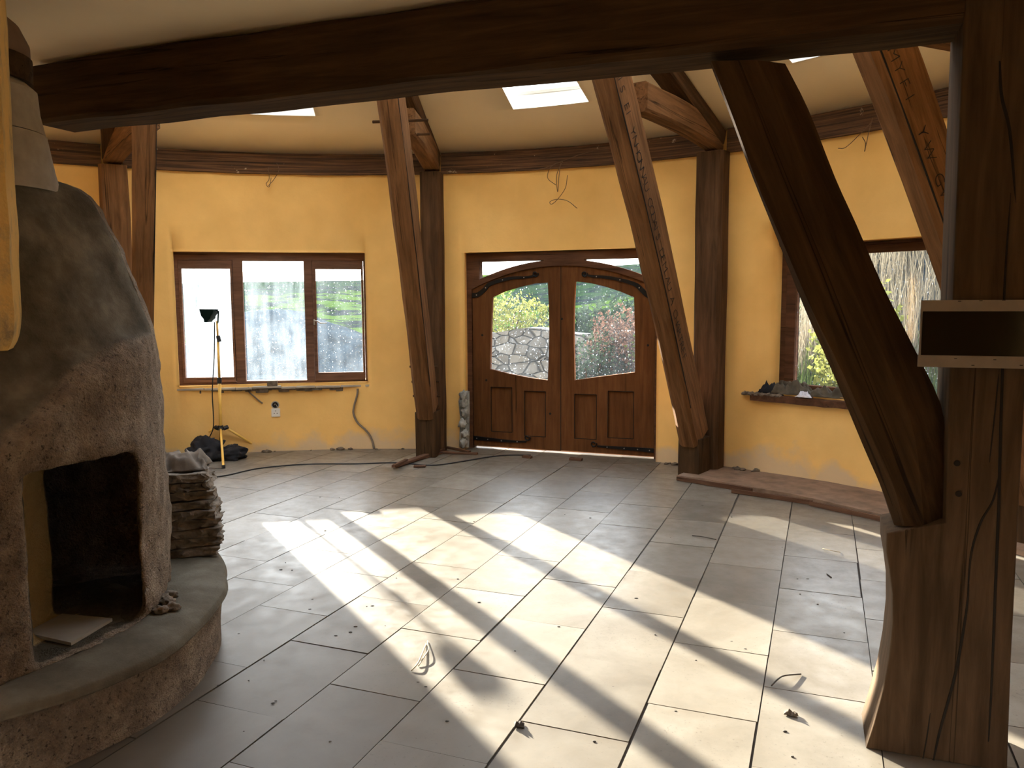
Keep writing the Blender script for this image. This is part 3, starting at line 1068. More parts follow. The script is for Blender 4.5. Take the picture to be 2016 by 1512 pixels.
def rad_dir(a): return Vector((math.cos(R_(a)), math.sin(R_(a)), 0))
def tan_dir(a): return Vector((-math.sin(R_(a)), math.cos(R_(a)), 0))
def bay(a, abase, atop, name, nl, base_h=.34, letters=None):
    # wall post
    p = timber('wall_post', pol(a, 5.225, 0.0), pol(a, 5.225, 2.80), .25 if name != 'middle' else .21, .19, tan_dir(a), 'oak' if name != 'left' else 'oak_warm', n=24, ch=.03)
    tag(p, 'upright oak wall post %s' % nl, 'post', 'wall posts')
    # raking cruck
    p0, p1 = pol(abase, 4.98, base_h), pol(atop, 3.06, 3.72)
    c = empty('raking_strut', pol(abase, 4.98, base_h))
    tag(c, 'long leaning oak strut %s' % nl + (' with carved lettering' if letters else ''), 'strut', 'leaning struts of the outer ring')
    tb = timber('strut_beam', p0, p1, .165, .30, tan_dir((abase + atop) / 2), 'oak_warm', c, n=26, bow=-.06 if name != 'middle' else -.05, ch=.03)
    # groove that runs down the side
    X = (p1 - p0).normalized()
    T = tan_dir((abase + atop) / 2)
    Tn = (T - X * T.dot(X)).normalized()
    Z = X.cross(Tn)
    Mx = frame(p0, X, Tn, Z)
    L = (p1 - p0).length
    bw = lambda x: (-.06 if name != 'middle' else -.05) * math.sin(math.pi * x / L)
    # which z side faces the room centre
    rin = -rad_dir(abase)
    zs = 1 if Z.dot(rin) > 0 else -1
    path = [(x, -.0835, bw(x) + zs * .118) for x in [L * (.1 + .8 * k / 16) for k in range(17)]]
    MB().tube(path, .0055, 6).build('groove', 'crack', c, Mx, label='dark groove along the edge')
    path = [(x, .040, bw(x) + zs * .1505) for x in [L * (.04 + .9 * k / 16) for k in range(17)]]
    if letters:
        # letters carved in the side face, reading downwards
        for ch_i, (x, ch_) in enumerate(letters):
            Lm = Mx @ Matrix.Translation((x, -.0885, bw(x) + zs * .085))
            # text x axis -> down the strut (-X), text y axis -> towards the room (zs*Z)... keep outward normal -Y
            R3 = Matrix(((-1, 0, 0, 0), (0, 0, -1, 0), (0, -1, 0, 0), (0, 0, 0, 1)))
            R3 = Matrix(((-1, 0, 0, 0), (0, 0, -1, 0), (0, -zs * zs * 1.0, 0, 0), (0, 0, 0, 1)))
            xax, nax = Vector((-1, 0, 0)), Vector((0, -1, 0))
            yax = nax.cross(xax)
            Rm = Matrix.Identity(4)
            for i in range(3): Rm[i][0], Rm[i][1], Rm[i][2] = xax[i], yax[i], nax[i]
            base = .0
            text('carved_letters', ch_, .105, Lm @ Rm, 'crack', c, width=None, depth=.0006)
    # base block
    tag(timber('base_block', pol(abase, 4.99, 0), pol(abase, 4.99, base_h - .004), .20, .24, tan_dir(abase), 'oak_dark', n=4, ch=.01),
        'squared oak block under the leaning strut %s' % nl, 'block', 'blocks under the leaning struts')
    # collar from strut to post head
    cl = timber('collar', pol(atop + (abase - atop) * .2, 3.86, 3.0), pol(a, 5.27, 2.915), .15, .22, tan_dir(a), 'oak_warm', n=12, bow=.025, ch=.02)
    tag(cl, 'short arched oak collar joining strut and post head %s' % nl, 'collar', 'collars at the post heads')
    rf = timber('rafter', pol(a, 5.28, conez(5.28) - .085), pol(a, 3.0, conez(3.0) - .085), .17, .14, tan_dir(a), 'oak', n=12)
    tag(rf, 'oak rafter rising under the ceiling %s' % nl, 'rafter', 'rafters over the posts')
def spread(words, x0, x1):
    """(position along the strut, glyphs), x falls as the text reads down"""
    out_ = []
    n = sum(len(w_) + 1 for w_ in words)
    k = 0
    for w_ in words:
        for c in w_:
            out_.append((x0 + (x1 - x0) * k / n, c))
            k += 1
        k += 1
    return out_
bay(116.3, 114.9, 111.6, 'left', 'at left beside the stove', .34)
bay(83.4, 83.7, 81.6, 'middle', 'between the window and the double door', .45)
bay(53.0, 53.2, 53.0, 'right', 'right of the double door', .34, spread(['AIS', 'EI', 'YNHONNAU', 'CODAIS', 'DEMLAU', 'A', 'CHARTREF'], 3.17, .75))
bay(22.5, 22.5, 22.8, 'far', 'behind the great post', .34, spread(['MYFI', 'YW', 'GWAS'], 2.84, 1.68))

# ---- great post, tie beam and brace in one plane
g = empty('great_post', PM @ Vector((.2, .1, 0)), 'massive dark oak post with flared jowled foot at right', 'post')
left = [(0, 0), (.02, .09), (.045, .22), (.058, .33), (.064, .45), (.060, .55), (.048, .63), (.036, .69), (.034, .755)]
rgt = [(.40, 2.66), (.402, 2.0), (.404, 1.19), (.407, .79), (.41, .38), (.418, 0)]
outl = left + [(.10, .775), (.205, .805), (.197, 1.18), (.188, 2.0), (.184, 2.66)] + rgt
def m_vert():
    m = wood('oak_dark_upright', (.115, .074, .043), (.05, .031, .017))
    for n in m.node_tree.nodes:
        if n.type == 'MAPPING':
            s_ = n.inputs['Scale'].default_value
            n.inputs['Scale'].default_value = (s_[1], s_[2], s_[0])
    return m
MAT['oak_dark_v'] = m_vert()
plate('trunk', outl[::-1], [], 0, .25, 'oak_dark_v', g, PM, .006)
def onP(px, py, off=0): return on(PM, px, py, off)
def crackline(pts, r, parent, name='crack'):
    p3 = smooth_path([Vector((onP(*p)[0], .001, onP(*p)[1])) for p in pts], 6)
    n = len(p3)
    MB().tube(p3, [r * (.25 + .75 * math.sin(math.pi * min(1, (i + 1) / (n))) ** .5) for i in range(n)], 5).build(name, 'crack', parent, PM, label='long dark drying crack')
crackline([(1835, 1512), (1850, 1440), (1880, 1330), (1900, 1220), (1908, 1150)], .0055, g)
crackline([(1905, 1170), (1912, 1090), (1930, 1030), (1955, 985), (1968, 930)], .0045, g)
crackline([(1946, 1460), (1952, 1350), (1960, 1150), (1966, 1000), (1970, 850), (1974, 720), (1978, 560), (1990, 380)], .0055, g)
crackline([(1948, 910), (1958, 820), (1967, 730)], .003, g)
crackline([(1968, 120), (1972, 190), (1988, 260), (2000, 400)], .005, g)
crackline([(1815, 1505), (1825, 1450), (1832, 1400)], .003, g)
for px, py in ((1884, 912), (1887, 972)):
    x, z = onP(px, py)
    MB().tube([(x, -.004, z), (x, .01, z)], .0095, 12).build('bolt_hole', 'crack', g, PM, label='round dark bolt hole')
tb = timber('tie_beam', PM @ Vector((-3.64, .115, 2.497)), PM @ Vector((.186, .115, 2.495)), .23, .272, PV, 'oak_dark', n=60, wob=.006, ch=.016)
tag(tb, 'huge dark oak tie beam spanning the room under the ceiling', 'beam')
br = MB()
LF = [on(PM, *p, .02) for p in ((1396, 120), (1440, 235), (1480, 345), (1530, 470), (1585, 610), (1640, 735), (1700, 880), (1737, 965), (1762, 1038))]
RT = [on(PM, *p, .02) for p in ((1545, 117), (1592, 210), (1645, 345), (1688, 440), (1742, 565), (1800, 680), (1857, 800), (1862, 880), (1862, 1030))]
vs, fs = [], []
n = len(LF)
LF2, RT2 = smooth_path([Vector((a, 0, b)) for a, b in LF], 3), smooth_path([Vector((a, 0, b)) for a, b in RT], 3)
n = len(LF2)
for i in range(n):
    l, r_ = LF2[i], RT2[i]
    t_ = i / (n - 1)
    m1 = l.lerp(r_, .64 + .06 * math.sin(t_ * 5))
    m0 = l.lerp(r_, .03 + .24 * max(0, t_ - .3))
    zt_ = 0
    ring = [(l.x, .05, l.z), (m0.x, .02, m0.z), (m1.x, .02, m1.z), (r_.x, .07, r_.z), (r_.x, .20, r_.z), (l.x, .20, l.z)]
    vs += ring
for i in range(n - 1):
    for k in range(6): fs.append((i * 6 + k, i * 6 + (k + 1) % 6, i * 6 + 6 + (k + 1) % 6, i * 6 + 6 + k))
fs += [tuple(range(6)), tuple((n - 1) * 6 + k for k in range(6))]
Xb = Vector((LF2[0].x - LF2[-1].x, 0, LF2[0].z - LF2[-1].z)).normalized()
Zb = Xb.cross(Vector((0, 1, 0)))
LB = frame(Vector((LF2[-1].x, 0, LF2[-1].z)), Xb, Vector((0, 1, 0)), Zb)
Li = LB.inverted()
br.add([Li @ Vector(v) for v in vs], fs)
o = br.build('brace', 'oak_dark', None, PM @ LB)
tag(o, 'broad dark curved brace slanting from great post up to tie beam', 'brace')

# panel on the great post
pn = empty('notice_panel', PM @ Vector((.25, -.03, 1.5)), 'glossy black panel with cream strips fixed across the great post', 'panel')
OFF = -.035
def onQ(px, py): return on(PM, px, py, OFF)
x0, zt = onQ(1815, 591)
x1 = x0 + .40
z1 = onQ(1815, 613)[1]; z2 = onQ(1815, 699)[1]; z3 = onQ(1812, 722)[1]
MB().box((x0 + .004, OFF + .006, z3 + .002), (x1 - .004, -.002, zt - .002)).build('backing_board', 'cream_board', pn, PM, bevel=.001)
MB().box((x0 + .005, OFF + .002, z2 - .004), (x1, OFF + .008, z1 + .004)).build('glossy_panel', 'gloss_black', pn, PM)
MB().box((x0, OFF - .001, z1), (x1, OFF + .006, zt)).build('top_strip', 'cream_board', pn, PM, bevel=.0008)
MB().box((x0 - .004, OFF - .003, z3), (x1, OFF + .006, z2)).build('bottom_strip', 'cream_board', pn, PM, bevel=.0008)
MB().box((x0 - .0015, OFF - .002, z2), (x0 + .003, OFF + .006, zt)).build('side_strip', 'cream_board', pn, PM)
for px, py in ((1889, 593), (1931, 592), (1976, 591), (1881, 706), (1958, 708), (1915, 719), (2010, 719)):
    x, z = onQ(px, py)
    MB().box((x - .004, OFF - .0045, z - .001), (x + .004, OFF - .001, z + .001)).build('staple', 'crack', pn, PM)

# ================================================================ STOVE
SC = Vector((-2.22, 3.20, 0))
def interp(tab, x):
    if x <= tab[0][0]: return tab[0][1]
    for (a, b), (c, d) in zip(tab, tab[1:]):
        if x <= c:
            t_ = (x - a) / (c - a)
            return b + (d - b) * t_
    return tab[-1][1]
RB = [(-180, 1.05), (-90, 1.1), (-53, 1.04), (-38, 1.02), (-22, 1.0), (0, .955), (24, .955), (45, 1.0), (60, 1.05), (120, 1.05), (180, 1.05)]
RL = [(-180, 1.1), (-90, 1.12), (-53, 1.09), (-38, 1.09), (-27, 1.075), (-13, 1.02), (1, .99), (24, .975), (41, 1.02), (52, 1.06), (120, 1.1), (180, 1.1)]
RBODY = [(.3, .748), (.4, .752), (.62, .752), (.9, .75), (1.25, .74), (1.43, .725), (1.60, .668), (1.75, .62), (1.92, .54), (1.985, .485), (2.015, .40), (2.03, .25), (2.035, .02)]
def lathe_grid(name, angs, zs, rf, zonef, mat, parent):
    vs, fs, zn = [], [], []
    na = len(angs)
    closed = abs((angs[-1] - angs[0]) - 360) < 1e-6
    if closed: angs = angs[:-1]; na -= 1
    for a in angs:
        ca, sa = math.cos(R_(a)), math.sin(R_(a))
        for z in zs:
            r, zz = rf(a, z)
            vs.append((SC.x + r * ca, SC.y + r * sa, zz))
            zn.append(zonef(a, zz, r))
    nz = len(zs)
    for i in range(na if closed else na - 1):
        for j in range(nz - 1):
            i2 = (i + 1) % na
            fs.append((i * nz + j, i2 * nz + j, i2 * nz + j + 1, i * nz + j + 1))
    me = bpy.data.meshes.new(name)
    me.from_pydata(vs, [], fs)
    at = me.attributes.new('zone', 'FLOAT_VECTOR', 'POINT')
    for i, c in enumerate(zn): at.data[i].vector = c
    return link(name, me, mat, parent, None, True)
st = empty('clay_stove', SC, 'massive rough clay masonry stove with a dark firewood niche at left', 'stove')
hz_tab = []
def base_r(a, z):
    n_ = .012 * noise.noise(Vector((a * .06, z * 6, 1)))
    if z < 0: z = 0
    if z <= .235: return (interp(RB, a) - .01 * (1 - z / .235) + n_, z)
    t_ = (z - .235) / .2
    if t_ <= .25: return (interp(RB, a) + (interp(RL, a) - interp(RB, a)) * sm(0, .25, t_) + n_, .235 + .03 * t_ * 4 * .6)
    if t_ <= .45:
        q_ = (t_ - .25) / .2
        return (interp(RL, a) + n_ - .012 * q_ * q_, .253 + .04 * q_)
    q_ = (t_ - .45) / .55
    return ((interp(RL, a) - .012) * (1 - q_) + .02 * q_, .293 + .016 * sm(0, .12, q_) + .004 * noise.noise(Vector((a * .1, q_ * 9, 4))))
def base_zone(a, z, r):
    return (1 if z > .25 else 0, 0, .55 if z > .262 else 0)
zsb = [0, .03, .06, .1, .14, .18, .21, .235] + [.235 + .2 * k / 26 for k in range(1, 27)]
lathe_grid('hearth_base', [-180 + 3 * k for k in range(121)], zsb, base_r, base_zone, 'stove', st)
# body with a niche cut into it
def zb_line(a):                                    # lower edge of the smooth upper coat
    return interp([(-90, .95), (-60, 1.02), (-45, 1.14), (-30, 1.30), (-10, 1.38), (20, 1.40)], a)
RFRONT = [(-180, .0), (-120, .10), (-90, .22), (-60, .24), (-46, .165), (-35, .13), (-17, .08), (0, .025), (15, .0), (24, .0), (180, .0)]
def body_r(a, z):
    z = max(z, .3)
    r = interp(RBODY, z)
    up = sm(zb_line(a) - .03, zb_line(a) + .05, z)
    k = 1 if z < 1.0 else 1 - .75 * sm(1.0, 1.5, z)
    r += interp(RFRONT, a) * k * sm(0, .4, r)
    r -= .05 * up * sm(12, -5, a) * sm(-150, -120, a) * sm(.1, .5, r)
    # long swept lip where the rough lower body swells out under the smooth coat
    r += .03 * math.exp(-((z - zb_line(a) + .07) / .06) ** 2) * sm(10, -8, a)
    r += .016 * noise.noise(Vector((a * .05, z * 4, 2))) * (1 - .6 * up) + .008 * noise.noise(Vector((a * .2, z * 14, 7))) * (1 - .8 * up)
    return (max(r, .01), z)
def body_zone(a, z, r):
    return (sm(zb_line(a) - .012, zb_line(a) + .012, z) if (-150 < a < 12) else 0, 0, 0)
angs = sorted(set([-180 + 3 * k for k in range(121)] + [-75 + 1.5 * k for k in range(75)]))
zsd = sorted(set([.3 + .03 * k for k in range(56)] + [1.96, 1.99, 2.0, 2.015, 2.025, 2.03, 2.035]))
body = lathe_grid('stove_body', angs, zsd, body_r, body_zone, 'stove', None)
bm = bmesh.new()
bm.from_mesh(body.data)
bmesh.ops.holes_fill(bm, edges=[e_ for e_ in bm.edges if e_.is_boundary], sides=0)
bmesh.ops.triangulate(bm, faces=[f_ for f_ in bm.faces if len(f_.verts) > 4])
bmesh.ops.recalc_face_normals(bm, faces=bm.faces)
bm.to_mesh(body.data)
bm.free()
plan = [(-1.00, 2.2), (-1.50, 2.40), (-1.59, 2.55), (-1.80, 2.88), (-1.80, 3.06), (-2.35, 3.12), (-2.35, 3.62), (-1.60, 3.62), (-1.46, 3.05), (-1.40, 2.95), (-1.27, 2.68), (-1.0, 2.4)]
def cutter(zlo, zhi):
    vs, fs, mi = [], [], []
    n_ = len(plan)
    lv = [(zlo, 1.0), (zhi - .09, 1.0), (zhi - .035, .975), (zhi, .90)]
    cxp, cyp = -1.62, 3.0
    for z_, k_ in lv:
        for x_, y_ in plan:
            vs.append((cxp + (x_ - cxp) * k_, cyp + (y_ - cyp) * (k_ if y_ > 2.6 else 1), z_))
    for l_ in range(len(lv) - 1):
        for i in range(n_):
            fs.append((l_ * n_ + i, l_ * n_ + (i + 1) % n_, (l_ + 1) * n_ + (i + 1) % n_, (l_ + 1) * n_ + i))
            mi.append(2 if i in (2, 3) else 1)
    fs += [tuple(range(n_))[::-1], tuple((len(lv) - 1) * n_ + k for k in range(n_))]
    mi += [1, 1]
    me = bpy.data.meshes.new('cut')
    me.from_pydata(vs, [], fs)
    bm = bmesh.new(); bm.from_mesh(me)
    bmesh.ops.recalc_face_normals(bm, faces=bm.faces)
    bm.to_mesh(me); bm.free()
    o = bpy.data.objects.new('cut', me)
    COL.objects.link(o)
    return o
ct = cutter(.312, .972)
md = body.modifiers.new('niche', 'BOOLEAN')
md.operation = 'DIFFERENCE'
md.object = ct
md.solver = 'EXACT'
md = body.modifiers.new('rm', 'REMESH')
md.mode = 'VOXEL'
md.voxel_size = .0135
md.use_smooth_shade = True
md = body.modifiers.new('sm', 'SMOOTH')
md.factor = .6
md.iterations = 5
dg = bpy.context.evaluated_depsgraph_get()
nm_ = bpy.data.meshes.new_from_object(body.evaluated_get(dg))
body.modifiers.clear()
body.data = nm_
nm_.name = 'stove_body'
while nm_.attributes.get('zone'): nm_.attributes.remove(nm_.attributes['zone'])
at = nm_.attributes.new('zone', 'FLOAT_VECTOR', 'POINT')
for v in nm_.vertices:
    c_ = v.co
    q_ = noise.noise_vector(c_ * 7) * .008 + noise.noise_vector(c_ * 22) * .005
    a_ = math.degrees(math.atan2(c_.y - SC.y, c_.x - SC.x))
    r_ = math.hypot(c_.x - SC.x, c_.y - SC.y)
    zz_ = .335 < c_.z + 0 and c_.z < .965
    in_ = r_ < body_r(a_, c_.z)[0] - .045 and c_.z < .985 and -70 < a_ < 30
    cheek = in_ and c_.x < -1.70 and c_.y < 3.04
    niche_inner = in_ and not cheek  # niche interior away from the cheek takes the darkest clay tone
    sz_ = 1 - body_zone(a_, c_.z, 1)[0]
    at.data[v.index].vector = (0 if niche_inner else 1 - sz_, 1 if cheek else 0, 1 if niche_inner else 0)
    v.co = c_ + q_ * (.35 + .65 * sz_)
if not nm_.materials: nm_.materials.append(MAT['stove'])
bpy.data.objects.remove(ct)
attach(body, st)

# worn yellow plaster breast above the shelf
yb = MB()
RY = [A(-6, 0, 2.55), A(-1, 120, 2.55), A(8, 300, 2.55), A(17, 450, 2.55), A(24, 570, 2.55), A(27, 640, 2.55), A(25, 672, 2.55), A(17, 690, 2.55)]
RYs = smooth_path(RY, 4)
RYs = [Vector((RY[0].x - .005, RY[0].y, 2.66))] + [p for p in RYs if p.z < 2.62]
vs, fs = [], []
D1 = Vector((-.82, -.57, 0)).normalized()       # runs away to the left, towards the viewer's side
D2 = Vector((-.45, .9, 0)).normalized()
secs = []
for p in RYs:
    q = .008 * noise.noise(Vector((p.z * 7, 1, 1)))
    a = p + Vector((q, 0, 0))
    ring = [a + D1 * .04 + Vector((0, -.03, 0)), a, a + D2 * .05, a + D2 * .30, a + D2 * .30 + D1 * 1.1, a + D1 * 1.15 + Vector((0, -.02, 0))]
    secs.append(ring)
for r_ in secs: vs += r_
m_ = 6
for i in range(len(secs) - 1):
    for k in range(m_): fs.append((i * m_ + k, i * m_ + (k + 1) % m_, (i + 1) * m_ + (k + 1) % m_, (i + 1) * m_ + k))
fs += [tuple(range(m_)), tuple((len(secs) - 1) * m_ + k for k in range(m_))]
yb.add(vs, fs)
yb.build('plaster_breast', 'plaster_worn', st, label='worn yellow plastered chimney breast')

# flue
fx, fy = -2.045, 3.1
def lathe(name, prof, c, mat, parent=None, n=32, label=None):
    mb = MB()
    vs, fs = [], []
    for r, z in prof:
        for k in range(n):
            t_ = 2 * math.pi * k / n
            vs.append((c[0] + r * math.cos(t_), c[1] + r * math.sin(t_), z))
    for i in range(len(prof) - 1):
        for k in range(n): fs.append((i * n + k, i * n + (k + 1) % n, (i + 1) * n + (k + 1) % n, (i + 1) * n + k))
    fs += [tuple(range(n)), tuple((len(prof) - 1) * n + k for k in range(n))]
    mb.add(vs, fs)
    o = mb.build(name, mat, parent, None, True, label)
    md = o.modifiers.new('es', 'EDGE_SPLIT')
    md.split_angle = R_(40)
    return o
fl = empty('flue', (fx, fy, 1.98), 'pale tapering clay flue on top of the stove', 'flue')
lathe('flue_section', [(.30, 1.95), (.283, 2.03), (.262, 2.165)], (fx, fy), 'flue', fl, label='pale lower flue section')
lathe('flue_section', [(.258, 2.169), (.243, 2.25), (.238, 2.33), (.20, 2.365)], (fx, fy), 'flue', fl, label='pale upper flue section')
lathe('flue_collar', [(.225, 2.36), (.228, 2.45)], (fx, fy), 'oak_dark', fl, label='dark collar round the flue')
lathe('flue_hood', [(.222, 2.451), (.222, 2.50), (.19, 2.57), (.12, 2.63), (.03, 2.645)], (fx, fy), 'flue_brown', fl, label='brown rounded hood under the ceiling')

# slabs stacked on the hearth behind the stove
def rough_slab(name, c, L, W, H, rot, mat, seed, tilt=0):
    bm = bmesh.new()
    bmesh.ops.create_cube(bm, size=1)
    bmesh.ops.subdivide_edges(bm, edges=bm.edges, cuts=13, use_grid_fill=True)
    for v in bm.verts:
        v.co = Vector((v.co.x * L, v.co.y * W, v.co.z * H))
        q_ = noise.noise_vector(Vector((v.co.x * 14, v.co.y * 14, v.co.z * 30 + seed * 9.1)))
        q2 = noise.noise_vector(Vector((v.co.x * 45, v.co.y * 45, v.co.z * 60 + seed * 5.3)))
        v.co += Vector((q_.x * .022 + q2.x * .012, q_.y * .022 + q2.y * .012, q_.z * .007))
    me = bpy.data.meshes.new(name)
    bm.to_mesh(me)
    bm.free()
    return link(name, me, mat, None, Matrix.Translation(c) @ Matrix.Rotation(rot, 4, 'Z') @ Matrix.Rotation(tilt, 4, 'Y'))
yS = 3.86
rows = [(1105, 425), (1068, 424), (1046, 422), (1021, 421), (999, 418), (975, 409), (955, 404), (939, 405), (918, 400)]
ordn = ['lowest', 'second from bottom', 'third from bottom', 'fourth from bottom', 'middle', 'fourth from top', 'third from top', 'second from top', 'topmost']
zc = .309
zt_all = A(400, 922, yS).z
hh = (zt_all - zc) / 9
for i in range(9):
    z_ = zc + hh * (i + .5)
    xr_ = A(rows[i][1], rows[i][0], yS).x
    L_ = .34 - .018 * i
    o = rough_slab('rough_slab', (xr_ - L_ / 2 + .012, yS + .02 + random.uniform(-.015, .015), z_), L_, .30, hh - .006, R_(18 + random.uniform(-5, 5)), 'slab', i)
    tag(o, 'rough earthy slab in the stack behind the stove, %s' % ordn[i], 'slab', 'rough slabs stacked on the hearth')
def crumple(name, c, sx_, sy_, h_, mat, seed, n=40, rot=0, lift=0, parent=None):
    vs, fs = [], []
    for i in range(n):
        for j in range(n):
            u, v = i / (n - 1) - .5, j / (n - 1) - .5
            e_ = max(0, 1 - (2 * max(abs(u), abs(v))) ** 4)
            w_ = noise.noise(Vector((u * 4 + seed, v * 4, seed)))
            r1_ = 1 - abs(noise.noise(Vector((u * 6 + v * 2 + seed, v * 3, 5.5)))) * 2
            z = lift + h_ * e_ * (.35 + .5 * r1_ + .4 * w_)
            q_ = noise.noise_vector(Vector((u * 3, v * 3, seed + 4)))
            vs.append((u * sx_ * (1 + .25 * q_.x) + q_.x * .03 * sx_, v * sy_ * (1 + .25 * q_.y), max(.002, z)))
    for i in range(n - 1):
        for j in range(n - 1): fs.append((i * n + j, (i + 1) * n + j, (i + 1) * n + j + 1, i * n + j + 1))
    me = bpy.data.meshes.new(name)
    me.from_pydata(vs, [], fs)
    o = link(name, me, mat, parent, Matrix.Translation(c) @ Matrix.Rotation(rot, 4, 'Z'), True)
    md = o.modifiers.new('th', 'SOLIDIFY')
    md.thickness = .004
    return o
tag(crumple('sack', (A(350, 915, yS).x, yS + .02, zt_all + .003), .27, .26, .095, 'sack', 3, n=60, rot=.3), 'crumpled pale brown sack lying on the slab stack', 'sack')
# loose white tile on the hearth
q4 = [F(50, 1245, .325), F(122, 1208, .325), (F(221, 1217, .325)), (F(140, 1265, .325))]
mb = MB().add([tuple(p) for p in q4] + [(p.x, p.y, p.z - .012) for p in q4], [(0, 1, 2, 3), (4, 5, 6, 7), (0, 1, 5, 4), (1, 2, 6, 5), (2, 3, 7, 6), (3, 0, 4, 7)])
tag(mb.build('loose_tile', 'tile_loose'), 'loose pale tile lying flat on the hearth in front of the niche', 'tile')
for i, (px, py) in enumerate(((316, 1206), (330, 1190), (340, 1200), (322, 1182), (334, 1176))):
    p = F(px, py, .31)
    tag(blob('plaster_crumb', (p.x, p.y, .31), (.03, .022, .02), 'slab', None, .5, 2, 3, i), 'broken crumb of clay fallen at the foot of the stove', 'crumb', 'clay crumbs on the hearth')

# ================================================================ TRIPOD LAMP
f1, f2, f3 = F(440, 922), F(352, 886), F(512, 888)
ctr = (f1 + f2 + f3) / 3
dY = ctr.y
ctr.x = A(434, 842, dY).x
def TZ(y): return A(433, y, dY).z
tr = empty('work_light_stand', (ctr.x, ctr.y, 0), 'yellow telescopic tripod stand of the site work light by left window', 'work light')
def tp(px, py): return A(px, py, dY)
MB().tube([tp(435, 870), tp(432, 745)], .016, 12).build('lower_tube', 'yellow_metal', tr, smooth=True)
MB().tube([tp(432, 752), tp(429, 665)], .0125, 12).build('middle_tube', 'yellow_metal', tr, smooth=True)
MB().tube([tp(429, 668), tp(427, 632)], .0095, 12).build('upper_tube', 'yellow_metal', tr, smooth=True)
for y in (749, 667):
    MB().tube([tp(432, y + 6), tp(432 if y > 700 else 429, y - 6)], .023 if y > 700 else .02, 12).build('clamp', 'black_rubber', tr)
hubz = tp(434, 842)
MB().tube([hubz + Vector((0, 0, -.02)), hubz + Vector((0, 0, .022))], .026, 12).build('hub', 'black_rubber', tr)
for fpt in (f1, f2, f3):
    d = (fpt - Vector((hubz.x, hubz.y, 0)))
    d.z = 0
    dn = d.normalized()
    k0 = hubz + dn * .05
    lg = MB().tube([k0, Vector((fpt.x, fpt.y, .025))], .0115, 8).build('leg', 'yellow_metal', tr, smooth=True)
    MB().tube([Vector((fpt.x, fpt.y, .0)) , Vector((fpt.x, fpt.y, .03)) - dn * .006], .017, 8).build('rubber_foot', 'black_rubber', lg)
    MB().tube([hubz + dn * .03 + Vector((0, 0, -.012)), hubz + dn * .075], .021, 8).build('knob', 'black_rubber', tr)
Hc = tp(411, 622)
hp = [(397, 608), (425, 609), (424, 617), (420, 622), (419, 627), (414, 631), (413, 634), (407, 634), (406, 628), (401, 622)]
HM = frame(Vector((0, dY, 0)), Vector((1, 0, 0)), Vector((0, 1, 0)), Vector((0, 0, 1)))
hpts = [(tp(*p).x, tp(*p).z) for p in hp]
hd = plate('lamp_head', hpts, [], -.07, .07, 'lamp_green', tr, HM, .004)
MB().tube([tp(424, 610), tp(430, 613), tp(429, 634), tp(427, 638)], .008, 8).build('yoke', 'lamp_green', tr)
bh = tp(395, 611)
cab = smooth_path([tp(424, 634) + Vector((0, -.02, 0)), tp(424, 700) + Vector((0, -.03, 0)), tp(421, 770) + Vector((0, -.04, 0)), tp(424, 835) + Vector((0, -.05, 0)), tp(412, 862), tp(406, 880)], 8)
MB().tube(cab, .0055, 6).build('cable', 'black_rubber', tr, smooth=True)
for nm, px, py, sz_, sd_, lb in (('black_bag', 412, 900, (.20, .17, .17), 1, 'black crumpled bag heap on the floor under the tripod lamp'),):
    p = F(px, 908)
    b = empty(nm, (p.x, p.y + .08, 0), lb, 'bag')
    blob('bag_body', (p.x - .06, p.y + .10, 0), (.18, .17, .15), 'black_cloth', b, .45, 2.2, 4, 2)
    blob('bag_fold', (p.x + .14, p.y + .12, 0), (.17, .13, .085), 'black_cloth', b, .4, 2.0, 4, 5)
    blob('bag_fold', (p.x - .13, p.y + .02, 0), (.11, .12, .06), 'black_cloth', b, .4, 2.0, 4, 9)
p = F(352, 893)
tag(blob('stone', (p.x, p.y, 0), (.07, .05, .035), 'stone', None, .4, 2, 3, 4), 'small dark stone on the floor left of the tripod foot', 'stone')
# floor cable
pts = [F(330, 955, .006), F(412, 941, .006), F(450, 935, .006), F(510, 922, .006), F(600, 914, .006), F(700, 913, .006), F(780, 911, .006), F(850, 916, .006), F(905, 909, .006), F(960, 900, .006), F(1000, 896, .006), F(1045, 896, .006)]
tag(MB().tube(smooth_path(pts, 8), .0065, 6).build('floor_cable', 'black_rubber', smooth=True), 'long black electric cable trailing across the tiles to the door', 'cable')

# ================================================================ WALL FITTINGS
def wallM(px, py, off=0.0):
    a, p = cyl(px, py, RW)
    Y = rad_dir(a)
    X = Vector((Y.y, -Y.x, 0))
    p = p - Y * off
    return frame(p, X, Y, Vector((0, 0, 1)))
Mx = wallM(543, 812, .0)
e = empty('wall_socket', Mx.translation, 'white single wall socket below the three light window', 'socket')
MB().box((-.043, -.018, -.043), (.043, .0, .043)).build('face_plate', 'white_plastic', e, Mx, bevel=.003)
for x_, z_ in ((0, .018), (-.014, -.008), (.014, -.008)):
    MB().box((x_ - .004, -.0195, z_ - .004), (x_ + .004, -.0178, z_ + .004)).build('pin_slot', 'crack', e, Mx)
Mx = wallM(542, 797, .0)
e = empty('back_box', Mx.translation, 'torn open grey back box directly above the white socket', 'electrical box')
MB().tube([(0, -.012, 0), (0, .0, 0)], .04, 14).build('box_shell', 'grey_plastic', e, Mx)
MB().tube([(0, -.014, 0), (0, -.011, 0)], .03, 12).build('recess', 'crack', e, Mx)
MB().tube([(-.01, -.02, 0), (.0, -.03, .015), (.012, -.02, .0), (.02, -.02, -.02)], .003, 5).build('stub_wire', 'steel', e, Mx)
